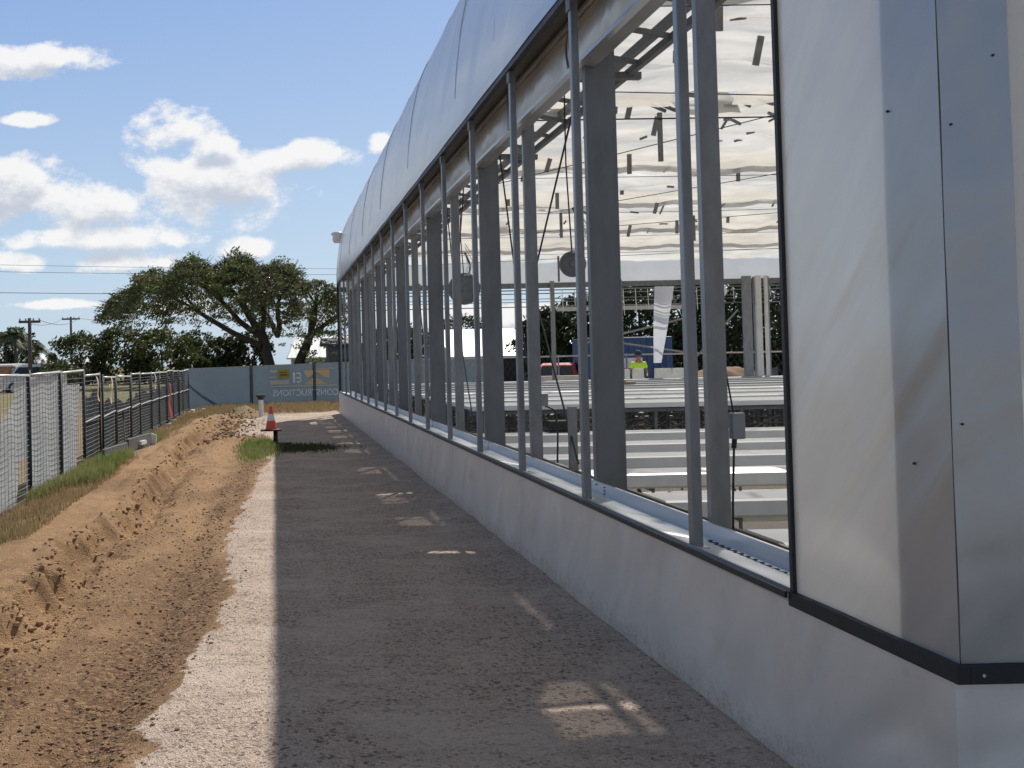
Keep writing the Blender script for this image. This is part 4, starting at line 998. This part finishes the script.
# ------------------------------------------------------------------ buildings
def house(name, x0, x1, y0, y1, z0, ze, zr, wall, roof, lab, wins=(), door=None, cat='house', hip=0.0):
    r = thing(name, ((x0 + x1) / 2, y0, z0), lab, cat)
    w1 = MB().box(x0, x1, y0, y1, z0, ze).build('wall', wall, r)
    o = .5; mb = MB(); ym = (y0 + y1) / 2
    a = [(x0 - o, y0 - o, ze), (x1 + o, y0 - o, ze), (x1 + o, y1 + o, ze), (x0 - o, y1 + o, ze), (x0 - o + hip, ym, zr), (x1 + o - hip, ym, zr)]
    a2 = [(p, q, s_ - .12) for p, q, s_ in a[:4]]
    mb.add(a + a2, [(0, 1, 5, 4), (2, 3, 4, 5), (3, 0, 4), (1, 2, 5), (0, 6, 7, 1), (1, 7, 8, 2), (2, 8, 9, 3), (3, 9, 6, 0), (9, 8, 7, 6)])
    mb.build('roof', roof, r)
    for (a_, b_, c_, d_) in wins:
        f_ = MB(); t_ = .07
        f_.box(a_ - t_, b_ + t_, y0 - .06, y0 - .01, d_, d_ + t_).box(a_ - t_, b_ + t_, y0 - .06, y0 - .01, c_ - t_, c_).box(a_ - t_, a_, y0 - .06, y0 - .01, c_, d_).box(b_, b_ + t_, y0 - .06, y0 - .01, c_, d_)
        fr_ = f_.build('window', M['white'], r); MB().box(a_, b_, y0 - .03, y0 - .005, c_, d_).build('pane', M['glass'], fr_)
    if door:
        a_, b_, d_ = door; MB().box(a_, b_, y0 - .05, y0 - .005, z0, z0 + d_).build('door', M['dark'], r)
    return r
house('roadside_house', -30, -22.9, 118, 126, -.4, 2.1, 3.6, M['house'], M['roofw'], 'pale house with white metal roof behind the white car', [(-28, -26.8, .8, 1.8), (-24.6, -23.6, .8, 1.8)], (-26.3, -25.4, 2), hip=3)
house('brick_house', -27, -19.9, 88, 95, -.4, 1.9, 2.0, M['brick'], M['roofw'], 'tan brick house at the left frame edge behind the palms', [(-22.9, -21.9, .6, 1.5)])
house('low_roof_house', -23.4, -19.6, 128, 136, -.4, 2.0, 3.1, M['house'], M['roofw'], 'low white roofed house right of the utility pole', [(-22, -21, .7, 1.6)], hip=2)
house('white_roof_shed', 1.8, 9, 122, 134, -.4, 2.1, 4.4, M['house'], M['roofw'], 'white roofed shed seen between the forked trunks', [(3, 4.4, .6, 1.5)], cat='shed', hip=1)
house('grey_shed', 4.2, 7.4, 92, 97, -.4, 3.0, 3.5, M['shed'], M['shed'], 'grey shed right of the umbrella tree beside the greenhouse end', [], (4.9, 5.7, 2.2), cat='shed')
house('site_office', 12, 24.5, 78, 90, -.3, 1.75, 3.7, M['shed'], M['roofw'], 'long dark building with white roof beyond the greenhouse', [(17.5, 19, .5, 1.3), (20.5, 22, .5, 1.3)], (15, 16, 1.9), cat='building')
house('white_unit', 25, 33, 66, 71, -.3, 2.2, 2.35, M['house'], M['shed'], 'low white building with dark windows at the right end beyond the greenhouse', [(25.9, 27.2, .9, 1.6), (28.6, 30.6, .9, 1.6)], cat='building')

# ------------------------------------------------------------------ utility poles and wires
def upole(x, y, h, ax, lab):
    r = thing('utility_pole', (x, y, -.4), lab, 'utility pole', 'utility poles along the road')
    MB().tube([(x, y, -.4), (x, y, h)], [.17, .12], 8).build('pole_shaft', M['pole'], r, smooth=True)
    ca = MB().box(x - ax, x + ax, y - .07, y + .07, h - .35, h - .17)
    a_ = ca.build('crossarm', M['pole'], r); mb = MB()
    for q in (-.9, -.35, .35, .9): mb.lathe([(.04, 0), (.06, .06), (.03, .16)], (x + q * ax, y, h - .17), 8)
    mb.build('insulators', M['greybox'], a_)
upole(-17.0, 82, 5.1, .75, 'nearer utility pole standing beside the palms'); upole(-22.4, 130, 7.2, 1.0, 'utility pole standing alone left of the tree belt')
def wire(a, b_, sag, rad, lab):
    a, b_ = Vector(a), Vector(b_); pts = []
    for i in range(25): t_ = i / 24; p = a.lerp(b_, t_); p.z -= sag * 4 * t_ * (1 - t_); pts.append(p)
    o = MB().tube(pts, rad, 4).build('power_line', M['cable']); tag(o, lab, 'power line', 'power lines over the road'); return o
wire((-60, 118, 10.6), (34, 140, 9.5), .6, .03, 'power line crossing the sky, lowest of the long ones'); wire((-60, 118, 12.9), (34, 140, 11.6), .6, .02, 'power line crossing the sky, middle of the long ones'); wire((-60, 118, 13.7), (34, 140, 12.2), .6, .018, 'power line crossing the sky, highest of the long ones')
wire((-17.7, 82, 4.95), (-23.3, 130, 7.0), .5, .02, 'sagging wire joining the two utility poles on the left side'); wire((-16.3, 82, 4.95), (-21.5, 130, 7.0), .5, .02, 'sagging wire joining the two utility poles on the right side')
wire((-21.5, 130, 7.0), (-6, 170, 8.2), .7, .025, 'wire running from the lone utility pole into the umbrella tree')

# ------------------------------------------------------------------ vehicles
def car(x, y, z, L, W, m, lab, ang=0, name='parked_car'):
    r = thing(name, (x, y, z), lab, 'car')
    ORIG[r.name] = Vector((0, 0, 0))
    side = [(-L / 2, .32), (-L / 2, .72), (-L * .46, .86), (-L * .36, .92), (-L * .22, 1.36), (-L * .12, 1.45), (L * .14, 1.45), (L * .24, 1.34), (L * .34, .95), (L * .47, .86), (L / 2, .70), (L / 2, .32)]
    bm = bmesh.new(); vs = [bm.verts.new((p, -W / 2, q)) for p, q in side]; f_ = bm.faces.new(vs); e = bmesh.ops.extrude_face_region(bm, geom=[f_])
    for v in e['geom']:
        if isinstance(v, bmesh.types.BMVert): v.co.y = W / 2
    for v in bm.verts:
        if v.co.z > 1.2: v.co.y *= .8
    bmesh.ops.bevel(bm, geom=bm.edges[:], offset=.05, segments=2, affect='EDGES')
    mb = MB(); mb.frombm(bm); body = mb.build('body', m, r, smooth=False)
    g_ = MB()
    for sg_ in (-1, 1): g_.add([(-L * .31, sg_ * W * .49, .97), (L * .29, sg_ * W * .49, .97), (L * .2, sg_ * W * .425, 1.33), (-L * .2, sg_ * W * .425, 1.33)], [(0, 1, 2, 3)])
    g_.add([(-L * .355, -W * .4, .97), (-L * .355, W * .4, .97), (-L * .235, W * .34, 1.34), (-L * .235, -W * .34, 1.34)], [(0, 1, 2, 3)])
    g_.build('windows', M['glass'], r)
    for sx in (-.3, .3):
        for sg_ in (-1, 1):
            n = 16; q = MB(); yy = sg_ * (W / 2 - .08)
            q.tube([(sx * L, yy - .11, .33), (sx * L, yy + .11, .33)], .33, 16); wl = q.build('wheel', M['tyre'], r); MB().tube([(sx * L, yy - .118, .33), (sx * L, yy + .118, .33)], .19, 12).build('rim', M['galv_bright'], wl)
    for sg_ in (-.7, .7): MB().box(-L / 2 - .01, -L / 2 + .06, sg_ * W / 2 - .12, sg_ * W / 2 + .12, .62, .76, .02).build('headlight', M['conewhite'], r)
    r.rotation_euler.z = ang
car(-17.9, 86.0, -.30, 4.4, 1.8, mat('white_car_paint', (.75, .75, .75), .25, 0, .03, 3), 'tall white car parked by the houses at the left edge', .35)
COL.objects['parked_car'].scale = (1.0, 1.1, 1.5)
car(11.1 * 48 / 46, 48, -.1, 3.9, 1.7, M['red'], 'red car parked beyond the far end of the greenhouse', 1.2)
# blue container truck with white tarpaulin
tk = thing('blue_container', (14.2, 46, -.1), 'blue shipping container beyond the greenhouse behind the worker', 'container')
mb = MB().box(12.2, 15.5, 46, 48.4, .05, 2.3, .03)
for k in range(13): mb.box(12.35 + k * .24, 12.45 + k * .24, 45.965, 46.0, .2, 2.2)
mb.build('container_body', M['blue'], tk); MB().box(13.3, 14.3, 45.93, 45.96, 1.1, 1.5).build('white_panel', M['white'], tk)
MB().box(12.3, 12.5, 46.1, 48.3, -.15, .05).box(15.2, 15.4, 46.1, 48.3, -.15, .05).build('skids', M['dark'], tk)
bt2 = thing('blue_skip', (12.2, 43.5, -.1), 'tall blue gas bottle rack beside the wide front column', 'rack')
mb = MB().box(11.6, 12.35, 43.4, 44.2, -.05, .08)
for k in range(3): mb.lathe([(.11, .08), (.115, 1.3), (.08, 1.5), (.03, 1.55), (.03, 1.65)], (11.75 + .24 * k, 43.8, 0), 12)
mb.tube([(11.62, 43.4, .0), (11.62, 43.4, 2.1), (12.34, 43.4, 2.1), (12.34, 43.4, 0)], .03, 6).build('rack_body', M['blue'], bt2)
bt2.name = 'bottle_rack'
# barrier blocks beyond the end wall
for i, (px0, px1) in enumerate([(616, 628), (633, 642), (655, 670), (673, 682)]):
    yy = 37.6; xa, xb = (px0 - 275) / F * yy, (px1 - 275) / F * yy
    o = thing('barrier_block', (xa, yy, 0), ['white barrier block left of the worker', 'white barrier block in front of the worker', 'longest white barrier block right of the worker', 'white barrier block beside the inner front mullion'][i], 'block', 'white barrier blocks behind the end wall')
    MB().prism([(yy - .25, -.05), (yy - .22, .3), (yy - .12, 1.16), (yy + .12, 1.16), (yy + .22, .3), (yy + .25, -.05)], 'x', xa, xb).build('block_body', M['white_metal'], o)
cb = thing('concrete_kerb', (9.0, 40, 0), 'long concrete kerb slab with slanted end beside the red car', 'kerb')
MB().prism([(8.85, -.05), (11.0, -.05), (10.55, .95), (8.75, .95)], 'y', 40, 40.6).build('slab', M['concrete'], cb)
dm = thing('dirt_mound', (12.6, 41, 0), 'low brown dirt mound left of the white end posts', 'mound')
mb = MB(); mb.grid(lambda u, v: (13.2 + 5.2 * u, 40 + 3 * v, -.15 + 1.25 * (math.sin(PI * u) ** .8) * math.sin(PI * v) + .06 * math.sin(u * 31 + v * 17)), 30, 16).build('heap', M['clod'], dm, fix=False)
sh = thing('brown_shed', (6.2, 52, -.1), 'low brown timber hoarding beyond the benches left of the wide column', 'hoarding')
mb = MB()
for k in range(14): mb.box(5.9 + .27 * k, 6.14 + .27 * k, 52, 52.05, -.1, 1.25 + .1 * math.sin(k))
mb.build('boards', M['timber'], sh); sh.name = 'timber_hoarding'
# chain link boundary fence beyond
cf = thing('chain_link_fence', (8, 44.5, 0), 'chain link boundary fence with pale top rail beyond the greenhouse', 'fence')
MB().tube([(5.6, 45, 1.62), (30, 45, 1.62)], .035, 6).build('top_rail', M['rail'], cf)
for k in range(10): MB().tube([(5.6 + 2.6 * k, 45, -.2), (5.6 + 2.6 * k, 45, 1.68)], .03, 6).build('fence_post', M['galv'], cf)
mb = MB()
for k in range(100):
    x = 5.6 + .24 * k; mb.tube([(x, 45, 0), (x + 1.0, 45, 1.6)], .004, 3, False); mb.tube([(x + 1.0, 45.01, 0), (x, 45.01, 1.6)], .004, 3, False)
mb.build('mesh', M['wire'], cf)

# ------------------------------------------------------------------ worker
px, py = 12.15, 39.5
wk = thing('person', (px, py, -.1), 'worker in a yellow hi-vis vest and dark trousers beyond the far end wall', 'person')
def skin_body(name, J, E, m, parent, sub=2):
    me = bpy.data.meshes.new(name); me.from_pydata([j[0] for j in J], E, []); o = bpy.data.objects.new(name, me); COL.objects.link(o); o.parent = parent
    bm = bmesh.new(); bm.from_mesh(me); ly = bm.verts.layers.skin.verify(); bm.verts.ensure_lookup_table()
    for i, j in enumerate(J): bm.verts[i][ly].radius = (j[1], j[2] if len(j) > 2 else j[1]); bm.verts[i][ly].use_root = (i == 0)
    bm.to_mesh(me); bm.free(); me.materials.append(m)
    md = o.modifiers.new('skin', 'SKIN'); md.use_smooth_shade = True; s_ = o.modifiers.new('sub', 'SUBSURF'); s_.levels = sub; s_.render_levels = sub
    return o
Jn = [((0, 0, .95), .15, .11), ((0, 0, 1.2), .14, .10), ((0, 0, 1.42), .17, .10), ((0, -.01, 1.52), .06), ((0, -.03, 1.62), .085, .10), ((0, -.03, 1.72), .08, .095),
      ((.19, 0, 1.42), .06), ((.27, -.02, 1.17), .045), ((.22, -.2, 1.02), .035), ((.2, -.28, .99), .03),
      ((-.19, 0, 1.42), .06), ((-.28, 0, 1.17), .045), ((-.22, -.18, 1.0), .035), ((-.2, -.26, .97), .03),
      ((.1, 0, .88), .09), ((.12, -.02, .5), .065), ((.13, 0, .1), .045), ((.14, -.15, .05), .04), ((-.1, 0, .88), .09), ((-.12, -.02, .5), .065), ((-.13, 0, .1), .045), ((-.14, -.15, .05), .04)]
En = [(0, 1), (1, 2), (2, 3), (3, 4), (4, 5), (2, 6), (6, 7), (7, 8), (8, 9), (2, 10), (10, 11), (11, 12), (12, 13), (0, 14), (14, 15), (15, 16), (16, 17), (0, 18), (18, 19), (19, 20), (20, 21)]
skin_body('body', Jn, En, M['skin'], wk)
vest = [((0, 0, 1.0), .19, .15), ((0, 0, 1.2), .18, .14), ((0, 0, 1.42), .20, .13), ((.2, 0, 1.42), .085), ((.26, -.01, 1.25), .07), ((-.2, 0, 1.42), .085), ((-.27, 0, 1.25), .07)]
skin_body('vest', vest, [(0, 1), (1, 2), (2, 3), (3, 4), (2, 5), (5, 6)], M['hivis'], wk)
tr_ = [((0, 0, .95), .17, .13), ((.1, 0, .86), .11), ((.12, -.02, .5), .085), ((.13, 0, .14), .075), ((-.1, 0, .86), .11), ((-.12, -.02, .5), .085), ((-.13, 0, .14), .075)]
skin_body('trousers', tr_, [(0, 1), (1, 2), (2, 3), (0, 4), (4, 5), (5, 6)], M['navy'], wk)
ORIG[wk.name] = Vector((0, 0, 0))
MB().lathe([(.15, 1.70), (.125, 1.715), (.12, 1.76), (.09, 1.83), (.03, 1.86)], (0, -.03, 0), 16).build('hard_hat', M['navy'], wk, smooth=True)
